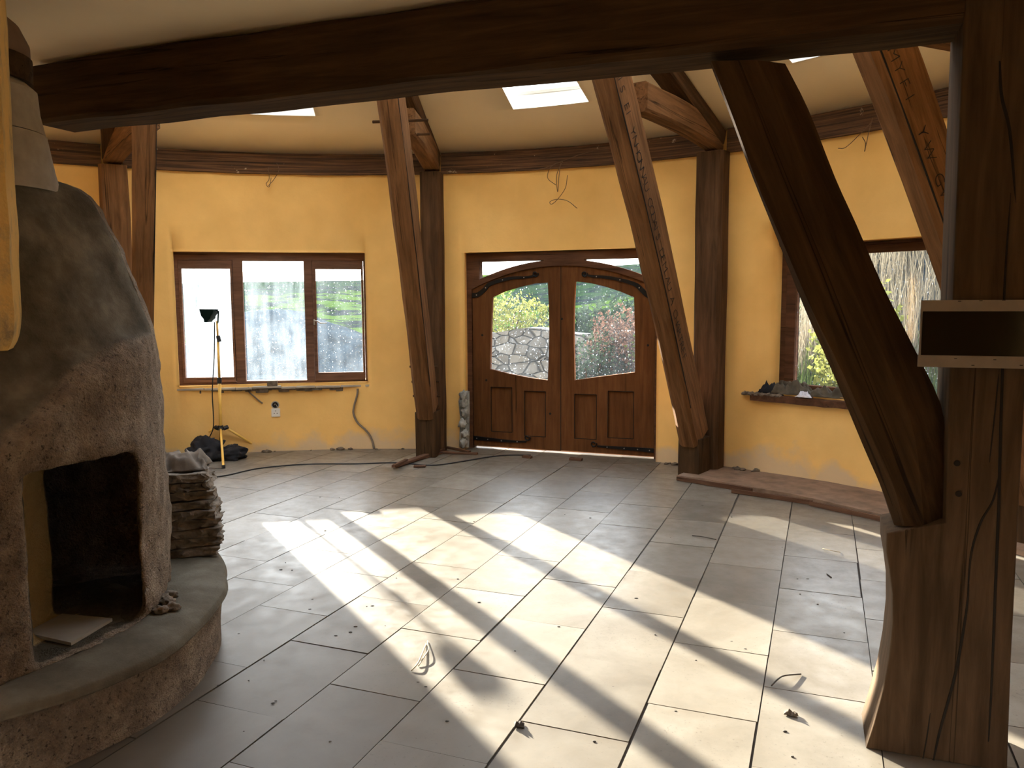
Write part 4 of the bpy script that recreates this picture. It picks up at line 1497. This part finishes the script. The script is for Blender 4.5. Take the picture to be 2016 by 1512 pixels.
def wall_tube(name, pts, r, mat, off, label, cat):
    P = []
    for px, py in pts:
        a, p = cyl(px, py, RW - off)
        P.append(p)
    return tag(MB().tube(smooth_path(P, 6), r, 6).build(name, mat, smooth=True), label, cat)
wall_tube('conduit', [(704, 765), (703, 778), (697, 800), (696, 815), (704, 832), (718, 845), (728, 857), (734, 872), (736, 884)], .011, 'cord', .015, 'wavy grey flexible conduit hanging from ledge down to the floor', 'conduit')
wall_tube('wire_stub', [(489, 762), (490, 771), (500, 780), (510, 789), (517, 794)], .007, 'cord', .02, 'short cut cable stub sticking out below the ledge', 'cable')
# hanging wires at the plate
def hang(name, strands, label):
    e = empty(name, cyl(*strands[0][0], 5.26)[1], label, 'wire')
    for s_ in strands:
        P = [cyl(x, y, 5.27 - .02 * (i % 2))[1] for i, (x, y) in enumerate(s_)]
        MB().tube(smooth_path(P, 5), .0032, 5).build('strand', 'wire', e, smooth=True)
hang('hanging_wire', [[(528, 330), (530, 352), (524, 362), (530, 368), (534, 350)], [(545, 322), (549, 335), (540, 352), (528, 366)]], 'small looped wire hanging from plate above the three light window')
hang('hanging_wire', [[(1108, 317), (1096, 345), (1098, 378), (1100, 350), (1104, 320)], [(1108, 317), (1085, 328), (1078, 350), (1094, 364)], [(1117, 345), (1113, 370), (1098, 392), (1086, 402), (1083, 397), (1098, 392), (1118, 396), (1136, 410)], [(1108, 317), (1140, 305), (1168, 297)], [(1108, 317), (1075, 330), (1050, 335)]], 'tangle of brown wires hanging above the double door')
hang('hanging_wire', [[(1718, 232), (1710, 262), (1702, 298), (1704, 282), (1698, 270)], [(1716, 240), (1692, 265), (1665, 290), (1650, 292)]], 'two brown wires hanging above the large right window')
# switch strip on the middle strut
Mx = wallM(818, 651, .14)
e = empty('junction_strip', Mx.translation, 'narrow grey terminal box on the left of the middle strut', 'electrical box')
MB().box((-.022, -.02, -.13), (.022, .10, .13)).build('strip_body', 'grey_plastic', e, Mx, bevel=.003)
for z_ in (.08, -.02, -.07): MB().box((-.008, -.022, z_ - .012), (.008, -.0195, z_ + .012)).build('slot', 'crack', e, Mx)
# pegs in the middle strut
tT = tan_dir(82.5)
def peg(px, py, r_, a_, half0, half1, label, rr=.012):
    p = pol(a_, r_, A(px, py, CY + r_ * math.sin(R_(a_))).z)
    tag(MB().tube([p + tT * half0, p - tT * half1], [rr, rr * .9], 8).build('oak_peg', 'oak', smooth=False), label, 'peg', 'oak pegs through the middle strut')
peg(800, 238, 3.75, 81.9, .26, .20, 'long pointed oak peg through the middle strut just under the tie beam')
peg(815, 265, 3.95, 82.0, .02, .17, 'oak peg through middle strut above the collar')
for y, r_ in ((722, 4.9), (752, 4.97), (780, 5.02)):
    peg(822, y, r_, 83.7, .15, .13, 'short oak peg low on the middle strut at the height of the %s' % {722: 'door glass middle', 752: 'window ledge', 780: 'upper door panels'}[y], .011)
p = A(771, 255, 6.6)
tag(MB().tube([A(769, 224, 6.6), A(775, 276, 6.6)], .008, 6).build('thin_lath', 'oak_dark'), 'thin dark upright lath hooked on the left of the middle strut head', 'lath')
# timber scraps
def stick(a, b, w_, h_, label, mat='scrap', cat='timber offcut', name='timber_offcut', group=None):
    o = timber(name, a, b, w_, h_, (b - a).cross(Vector((0, 0, 1))), mat, n=6, wob=.003, ch=.003)
    return tag(o, label, cat, group)
stick(F(775, 919, .02), F(872, 884, .03), .05, .022, 'longest brown lath lying from middle strut block toward the window')
stick(F(792, 912, .012), F(880, 888, .012), .04, .02, 'second brown lath alongside the longest one by the middle strut')
stick(F(860, 890, .012), F(940, 893, .012), .05, .02, 'flat brown lath pointing at the double door')
stick(F(880, 881, .035), F(925, 890, .02), .04, .02, 'short lath heaped on others near the double door')
stick(F(815, 918, .01), F(838, 918, .01), .05, .02, 'small dark block of wood beside the floor cable')
stick(F(775, 917, .045), F(800, 905, .045), .03, .018, 'little offcut lying crossways by the longest lath')
stick(F(870, 876, .01), A(857, 770, 7.9), .03, .03, 'thin dark batten leaning against the middle post')
stick(F(1030, 898, .012), F(1046, 900, .012), .04, .022, 'little dark wedge at the sill of the left door leaf')
stick(F(1122, 903, .012), F(1146, 905, .012), .05, .024, 'larger dark wedge at the sill of the right door leaf')
# broken plaster by the door
a, p = cyl(914, 880)
e = empty('broken_plaster', (p.x, p.y - .02, 0), 'jagged grey broken plaster and stone at left foot of door frame', 'rubble')
Mx = wallM(914, 880, 0)
gz = A(914, 776, p.y).z
outl = [(-.05, .0), (.055, .0), (.06, gz), (.03, gz + .01), (-.035, gz - .04), (-.052, gz - .10), (-.035, gz - .3), (-.045, gz - .42)]
plate('broken_patch', outl, [], -.02, .02, 'stone', e, Mx, .004)
for i, (zz, xx) in enumerate(((.05, 0), (.14, .02), (.25, -.01), (.36, .015), (.46, 0), (.54, .0))):
    b = blob('stone_lump', (0, 0, 0), (.04, .03, .05), 'stone', e, .5, 2, 3, i, False)
    b.matrix_basis = Mx @ Matrix.Translation((xx, -.03, zz))
# raised screed step by the right wall with boards
inner_pts = [F(1335, 944), F(1400, 952), F(1480, 967), F(1560, 981), F(1650, 1001), F(1745, 1024), F(1900, 1062)]
ang0, ang1 = cyl(1425, 933)[0] + 2, 8
mb = MB()
vs, fs = [], []
n = 30
import bisect
def inner_r(a):
    best = []
    for p in inner_pts:
        best.append((math.degrees(math.atan2(p.y - CY, p.x - CX)), math.hypot(p.x - CX, p.y - CY)))
    best.sort()
    return interp(best, a)
HS = .032
for i in range(n + 1):
    a = ang0 + (ang1 - ang0) * i / n
    r0 = min(inner_r(a), 5.20)
    z_ = HS + .006 * noise.noise(Vector((a, 0, 0)))
    vs += [pol(a, r0, 0), pol(a, RW + .01, 0), pol(a, RW + .01, z_), pol(a, r0, z_)]
for i in range(n):
    b = i * 4
    for k in range(4): fs.append((b + k, b + (k + 1) % 4, b + 4 + (k + 1) % 4, b + 4 + k))
fs += [(0, 1, 2, 3), tuple(n * 4 + k for k in range(4))]
mb.add(vs, fs)
tag(mb.build('trim_1', 'screed'), 'low brown screed step along the foot of the right wall', 'step', kind='structure')
def edge_board(pa, pb_, z, label):
    pa, pb_ = Vector(pa), Vector(pb_)
    d = (pb_ - pa).normalized()
    nrm = Vector((-d.y, d.x, 0))
    if nrm.y > 0: nrm = -nrm
    o = timber('edging_board', pa + nrm * .012 + Vector((0, 0, z)), pb_ + nrm * .012 + Vector((0, 0, z)), .016, .034, nrm, 'scrap', n=10, wob=.003, ch=.002)
    tag(o, label, 'board')
edge_board(F(1334, 946), F(1482, 970), .019, 'short brown edging board at the foot of the right post')
edge_board(F(1442, 970), F(1600, 994), .019, 'long thin brown edging board along middle of the screed step')
edge_board(F(1596, 995), F(1748, 1029), .019, 'brown edging board running behind the brace foot')
# ledge of the right window with cloths
a_l = cyl(1480, 800)[0]
mb = MB()
vs, fs = [], []
for i in range(21):
    a = a_l + (WIN2[1] - 1 - a_l) * i / 20
    j = .012 * noise.noise(Vector((a * 2, 0, 0)))
    vs += [pol(a, RW - .045 + j, .655 + j), pol(a, RW + .25, .655), pol(a, RW + .25, .735), pol(a, RW - .045 + j * 1.5, .712 + j)]
for i in range(20):
    b = i * 4
    for k in range(4): fs.append((b + k, b + (k + 1) % 4, b + 4 + (k + 1) % 4, b + 4 + k))
fs += [(0, 1, 2, 3), tuple(80 + k for k in range(4))]
mb.add(vs, fs)
tag(mb.build('window_ledge', 'frame_wood'), 'rough wooden ledge under the large right window', 'sill')
for i in range(7):
    a = a_l + .5 - i * .55
    p = pol(a, RW - .02, .71)
    tag(blob('mortar_lump', (p.x, p.y, .70), (.035, .03, .02), 'slab', None, .5, 2.5, 3, i + 20), 'crumbly mortar lump at left end of the right window ledge', 'rubble', 'mortar lumps on the right ledge')
def onledge(px, r=RW + .06): 
    return cyl(px, 780, r)[1]
p = onledge(1560); tag(crumple('dark_cloth', (p.x, p.y, .728), .34, .17, .13, 'cloth_olive', 11, rot=-.75), 'dark olive rag crumpled on right window ledge next to its left corner', 'cloth')
p = onledge(1518); tag(crumple('dark_cloth', (p.x, p.y, .726), .20, .15, .10, 'black_cloth', 14, rot=-.7), 'black rag bundled in the corner of the right window ledge', 'cloth')
p = onledge(1640); tag(crumple('dark_cloth', (p.x, p.y, .728), .40, .16, .10, 'cloth_olive', 17, rot=-.75), 'long olive rag on right window ledge reaching behind the brace', 'cloth')
p = onledge(1583, RW - .02); tag(crumple('white_rag', (p.x, p.y, .718), .13, .07, .055, 'cloth_white', 19, rot=-.75), 'small white rag on the front of the right window ledge', 'cloth')
# rubble at the foot of walls
k = 0
for px in [430, 520, 528, 533, 541, 612, 655, 668, 672, 690, 741, 786, 793, 1312, 1319, 1329, 1341, 1346, 1446, 1452, 1463, 1482, 1490]:
    a, p = cyl(px, 890, RW - random.uniform(.02, .07))
    base = HS if 1425 < px else 0
    s_ = random.uniform(.006, .022)
    tag(blob('plaster_crumb', (p.x, p.y, base), (s_ * 1.6, s_, s_), 'slab', None, .5, 2, 2, k), 'crumb of fallen plaster along the foot of the curved wall', 'crumb', 'plaster crumbs along the wall foot')
    k += 1

# ================================================================ FLOOR LITTER
def fstick(pts, r, label, mat='straw'):
    P = [F(x, y, .004 + (.012 if 0 < i < len(pts) - 1 else 0)) for i, (x, y) in enumerate(pts)]
    tag(MB().tube(smooth_path(P, 5), r, 5).build('straw_stalk', mat, smooth=True), label, 'straw')
fstick([(810, 1320), (822, 1307), (830, 1290), (839, 1268)], .0032, 'bent dry stalk on tiles in the middle of the left sun stripe')
fstick([(824, 1311), (836, 1292), (843, 1280), (842, 1262)], .0026, 'second dry stalk touching the bent stalk in the left sun stripe')
fstick([(1519, 1350), (1532, 1337), (1545, 1330), (1577, 1327)], .0032, 'curled dry stalk on tiles left of the great post', 'debris')
fstick([(1363, 1054), (1385, 1057), (1410, 1062)], .003, 'dark thin twig on shaded tiles below the right strut', 'debris')
fstick([(1620, 1080), (1638, 1084), (1654, 1087)], .0025, 'thin straw lying in the far right sun patch')
fstick([(1628, 1130), (1637, 1137)], .003, 'tiny dark splinter on the worn bluish tile', 'debris')
fstick([(412, 921), (425, 922), (438, 922)], .0028, 'short stalk beside the front foot of the tripod', 'debris')
p = F(1022, 1430)
tag(crumple('dry_leaf', (p.x, p.y, .002), .035, .028, .022, 'debris', 31, n=12), 'shrivelled dark leaf on the joint near the bottom centre', 'leaf')
p = F(1557, 1408)
tag(crumple('dry_leaf', (p.x, p.y, .002), .05, .025, .02, 'slab', 33, n=12, rot=-.5), 'grey brown flake in the sun at the bottom right', 'leaf')
flecks = [(933, 1027), (1112, 1013), (1162, 1020), (780, 1138), (562, 1108), (553, 1122), (575, 1123), (722, 1194), (733, 1193), (700, 1234), (758, 1232), (543, 1380), (537, 1385), (470, 1248), (490, 1340), (823, 1343), (838, 1352), (661, 1252), (690, 1245), (1252, 1178), (1207, 1352), (1320, 1058), (1440, 1018), (1540, 1078), (1440, 1263), (1467, 1278), (1100, 1234), (1014, 1282), (943, 1186), (901, 1140), (640, 1045), (630, 979), (668, 980), (1400, 1090), (1240, 996), (1383, 996), (1570, 1140), (1590, 1140), (1575, 1170), (1610, 1190), (1662, 1246), (1545, 1440), (1560, 1490), (650, 1460), (480, 1440), (615, 1180), (610, 1200), (880, 1420), (1170, 1460), (1330, 1400), (430, 1350), (520, 1300), (1290, 1250), (1370, 1300), (1230, 1140)]
for i, (px, py) in enumerate(flecks):
    p = F(px, py)
    s_ = random.uniform(.0025, .005)
    tag(blob('floor_fleck', (p.x, p.y, 0), (s_ * random.uniform(1, 2.2), s_, s_ * .5), 'debris', None, .4, 2, 2, i), 'tiny dark fleck of dirt on the tiles', 'fleck', 'dark flecks of dirt on the tiles')

# ================================================================ OUTSIDE
def terrain():
    n = 90
    vs, fs = [], []
    def hgt(x, y):
        d = math.hypot(x - CX, y - CY)
        z = -.12
        # bank rising on the right
        az = math.degrees(math.atan2(y - CY, x - CX))
        k = sm(66, 50, az) if az > -90 else 0
        z += k * sm(7.2, 14, d) * 4.2
        # gentle rise behind the left window
        far = sm(20, 75, d)
        z += far * 3.2 * (1 - k) * (1 + .35 * noise.noise(Vector((x * .02, y * .02, 0))))
        z += sm(100, 60, az) * sm(14, 40, d) * (1 - k) * 2.2
        z += .10 * noise.noise(Vector((x * .5, y * .5, 2))) * sm(6.2, 8, d)
        if d < 5.7: z = -.16
        return z
    rr = [5.0] + [5.9 + 130 * (i / n) ** 2.4 for i in range(n)]
    na = 140
    for i, r in enumerate(rr):
        for j in range(na):
            a = 2 * math.pi * j / na
            x, y = CX + r * math.cos(a), CY + r * math.sin(a)
            vs.append((x, y, hgt(x, y)))
    for i in range(len(rr) - 1):
        for j in range(na):
            fs.append((i * na + j, i * na + (j + 1) % na, (i + 1) * na + (j + 1) % na, (i + 1) * na + j))
    me = bpy.data.meshes.new('ground')
    me.from_pydata(vs, [], fs)
    o = link('ground', me, ['soil', 'field'], smooth=True)
    for p in me.polygons:
        c = p.center
        if math.hypot(c.x - CX, c.y - CY) > 18: p.material_index = 1
    tag(o, 'turf ground and hillside outside the windows', 'ground', kind='structure')
    return hgt
hgt = terrain()
# dry stone wall seen through the left door glass and window
mb = MB()
vs, fs = [], []
wp = [(-1.75, 11.9), (-1.0, 11.75), (-.2, 11.5), (1.2, 11.0), (2.6, 10.2)]
wp = smooth_path([Vector((a, b, 0)) for a, b in wp], 12)
for i, p in enumerate(wp):
    d = (wp[min(i + 1, len(wp) - 1)] - wp[max(i - 1, 0)]).normalized()
    nn = Vector((-d.y, d.x, 0))
    topz = 1.12 + .08 * noise.noise(Vector((p.x * 1.5, 0, 0))) 
    for k in range(9):
        q_ = .05 * noise.noise(Vector((p.x * 3, k * 1.3, 0)))
        b = p - nn * (.22 + q_)
        vs.append((b.x, b.y, -.2 + (topz + .2) * k / 8))
    b = p + nn * .25
    vs.append((b.x, b.y, topz))
    vs.append((b.x, b.y, -.2))
for i in range(len(wp) - 1):
    for k in range(10): fs.append((i * 11 + k, (i + 1) * 11 + k, (i + 1) * 11 + k + 1, i * 11 + k + 1))
me = bpy.data.meshes.new('stone_wall')
me.from_pydata(vs, [], fs)
tag(link('stone_wall', me, 'rubble'), 'rough grey dry stone wall outside the double door', 'stone wall')
def foliage(name, c, size, n, leaf_, mat, label, cat='shrub', group=None, seed=1, up=.3, long=1.0, core=None, z0=0):
    rnd = random.Random(seed)
    vs, fs = [], []
    for i in range(n):
        u = Vector((rnd.gauss(0, 1), rnd.gauss(0, 1), rnd.gauss(0, 1)))
        u.normalize()
        r_ = rnd.random() ** .35
        k = 1 + .35 * noise.noise(u * 2.2 + Vector((seed, 0, 0)))
        p = Vector((c[0] + u.x * size[0] * r_ * k, c[1] + u.y * size[1] * r_ * k, c[2] + size[2] * (u.z * r_ * k)))
        if p.z < c[2] - size[2] * .9: continue
        d = Vector((rnd.gauss(0, 1), rnd.gauss(0, 1), rnd.gauss(0, 1) + up)).normalized()
        s_ = d.cross(Vector((rnd.gauss(0, 1), rnd.gauss(0, 1), rnd.gauss(0, 1)))).normalized()
        L_ = leaf_ * rnd.uniform(.6, 1.3) * long
        W_ = leaf_ * rnd.uniform(.25, .5)
        b = len(vs)
        vs += [p, p + d * L_ * .5 + s_ * W_, p + d * L_, p + d * L_ * .5 - s_ * W_]
        fs.append((b, b + 1, b + 2, b + 3))
    e = empty(name, (c[0], c[1], z0), label, cat, group)
    me = bpy.data.meshes.new(name)
    me.from_pydata([tuple(v) for v in vs], [], fs)
    link('foliage', me, mat, e)
    st_ = MB()
    for i in range(7):
        x, y = c[0] + rnd.uniform(-.5, .5) * size[0], c[1] + rnd.uniform(-.4, .4) * size[1]
        st_.tube([(c[0] + (x - c[0]) * .3, c[1] + (y - c[1]) * .3, z0), (x, y, c[2] + size[2] * .3)], .012, 5)
    st_.build('stems', 'oak_dark', e)
    return e
foliage('shrub', (-.35, 12.6, 1.25), (1.1, .6, .42), 2600, .06, 'leaf_yellow', 'yellow green shrub behind the stone wall in the left door glass', seed=3)
foliage('shrub', (1.05, 9.75, .55), (.42, .35, .55), 2600, .045, 'leaf_dark', 'dark bramble low in the right door glass', seed=5)
foliage('shrub', (1.45, 9.9, .95), (.55, .4, .50), 3200, .045, 'leaf_red', 'reddish brown heather bush in the right door glass', seed=6, up=1.0)
foliage('shrub', (1.75, 9.5, .95), (.32, .3, .34), 1400, .045, 'leaf_green', 'bright green shrub in front of the reddish bush', seed=8, up=1.0)
foliage('shrub', (2.4, 13.5, .95), (2.2, 1.0, .62), 7000, .10, 'leaf_dark', 'dark hedge high behind the bushes in the right door glass', seed=9)
foliage('shrub', (3.9, 9.0, .9), (.5, .5, .75), 2500, .08, 'leaf_yellow', 'pale yellow green bush added for a bright patch in the right window', seed=11)  # bush added to stand in for a pale yellow bright patch
# dark bank seen through the centre light
mb = MB()
vs, fs = [], []
nb = 30
for i in range(nb + 1):
    for j in range(14):
        u, v = i / nb, j / 13
        x = -8.2 + 6.2 * u
        y = 14.5 + 2.6 * v
        z = -.15 + 1.55 * math.sin(math.pi * min(1, v * .6 + .08)) * (sm(0, .5, u) * (1 - .5 * sm(.55, 1, u))) + .09 * noise.noise(Vector((x * 1.4, y * 1.4, 1)))
        vs.append((x, y, z))
for i in range(nb):
    for j in range(13): fs.append((i * 14 + j, (i + 1) * 14 + j, (i + 1) * 14 + j + 1, i * 14 + j + 1))
me = bpy.data.meshes.new('earth_bank')
me.from_pydata(vs, [], fs)
tag(link('earth_bank', me, 'soil', smooth=True), 'dark earth bank seen through the middle light of the misted window', 'bank')
def blades(name, pts_fn, n, h0, h1, wd, mat, label, cat, seed):
    rnd = random.Random(seed)
    vs, fs = [], []
    for i in range(n):
        x, y = pts_fn(rnd)
        z = hgt(x, y)
        h_ = rnd.uniform(h0, h1)
        a = rnd.uniform(0, 6.28)
        b = rnd.uniform(0, .4) * h_
        w_ = Vector((math.cos(a), math.sin(a), 0)) * wd * rnd.uniform(.6, 1.3)
        ln = Vector((math.cos(a + 1.3), math.sin(a + 1.3), 0)) * b
        k = len(vs)
        p = Vector((x, y, z - .03))
        vs += [p - w_, p + w_, p + ln * .35 + Vector((0, 0, h_ * .55)) + w_ * .7, p + ln * .35 + Vector((0, 0, h_ * .55)) - w_ * .7, p + ln + Vector((0, 0, h_))]
        fs += [(k, k + 1, k + 2, k + 3), (k + 3, k + 2, k + 4)]
    me = bpy.data.meshes.new(name)
    me.from_pydata([tuple(v) for v in vs], [], fs)
    return tag(link(name, me, mat), label, cat, kind='stuff')
def bank_pts(r0, r1, a0, a1):
    def f(rnd):
        a, r = R_(rnd.uniform(a0, a1)), math.sqrt(rnd.uniform(r0 * r0, r1 * r1))
        return CX + r * math.cos(a), CY + r * math.sin(a)
    return f
blades('reeds', bank_pts(8.8, 15.0, 12, 58), 26000, .5, 1.25, .006, 'reed', 'tall dry reeds covering the bank outside the right window', 'reeds', 21)
blades('grass', bank_pts(6.3, 9.4, 10, 66), 16000, .2, .55, .006, 'grass', 'long green grass outside the right window and door', 'grass', 22)
blades('grass', bank_pts(6.2, 9.0, 68, 125), 9000, .06, .2, .006, 'grass', 'short grass between the round house and the stone wall', 'grass', 23)
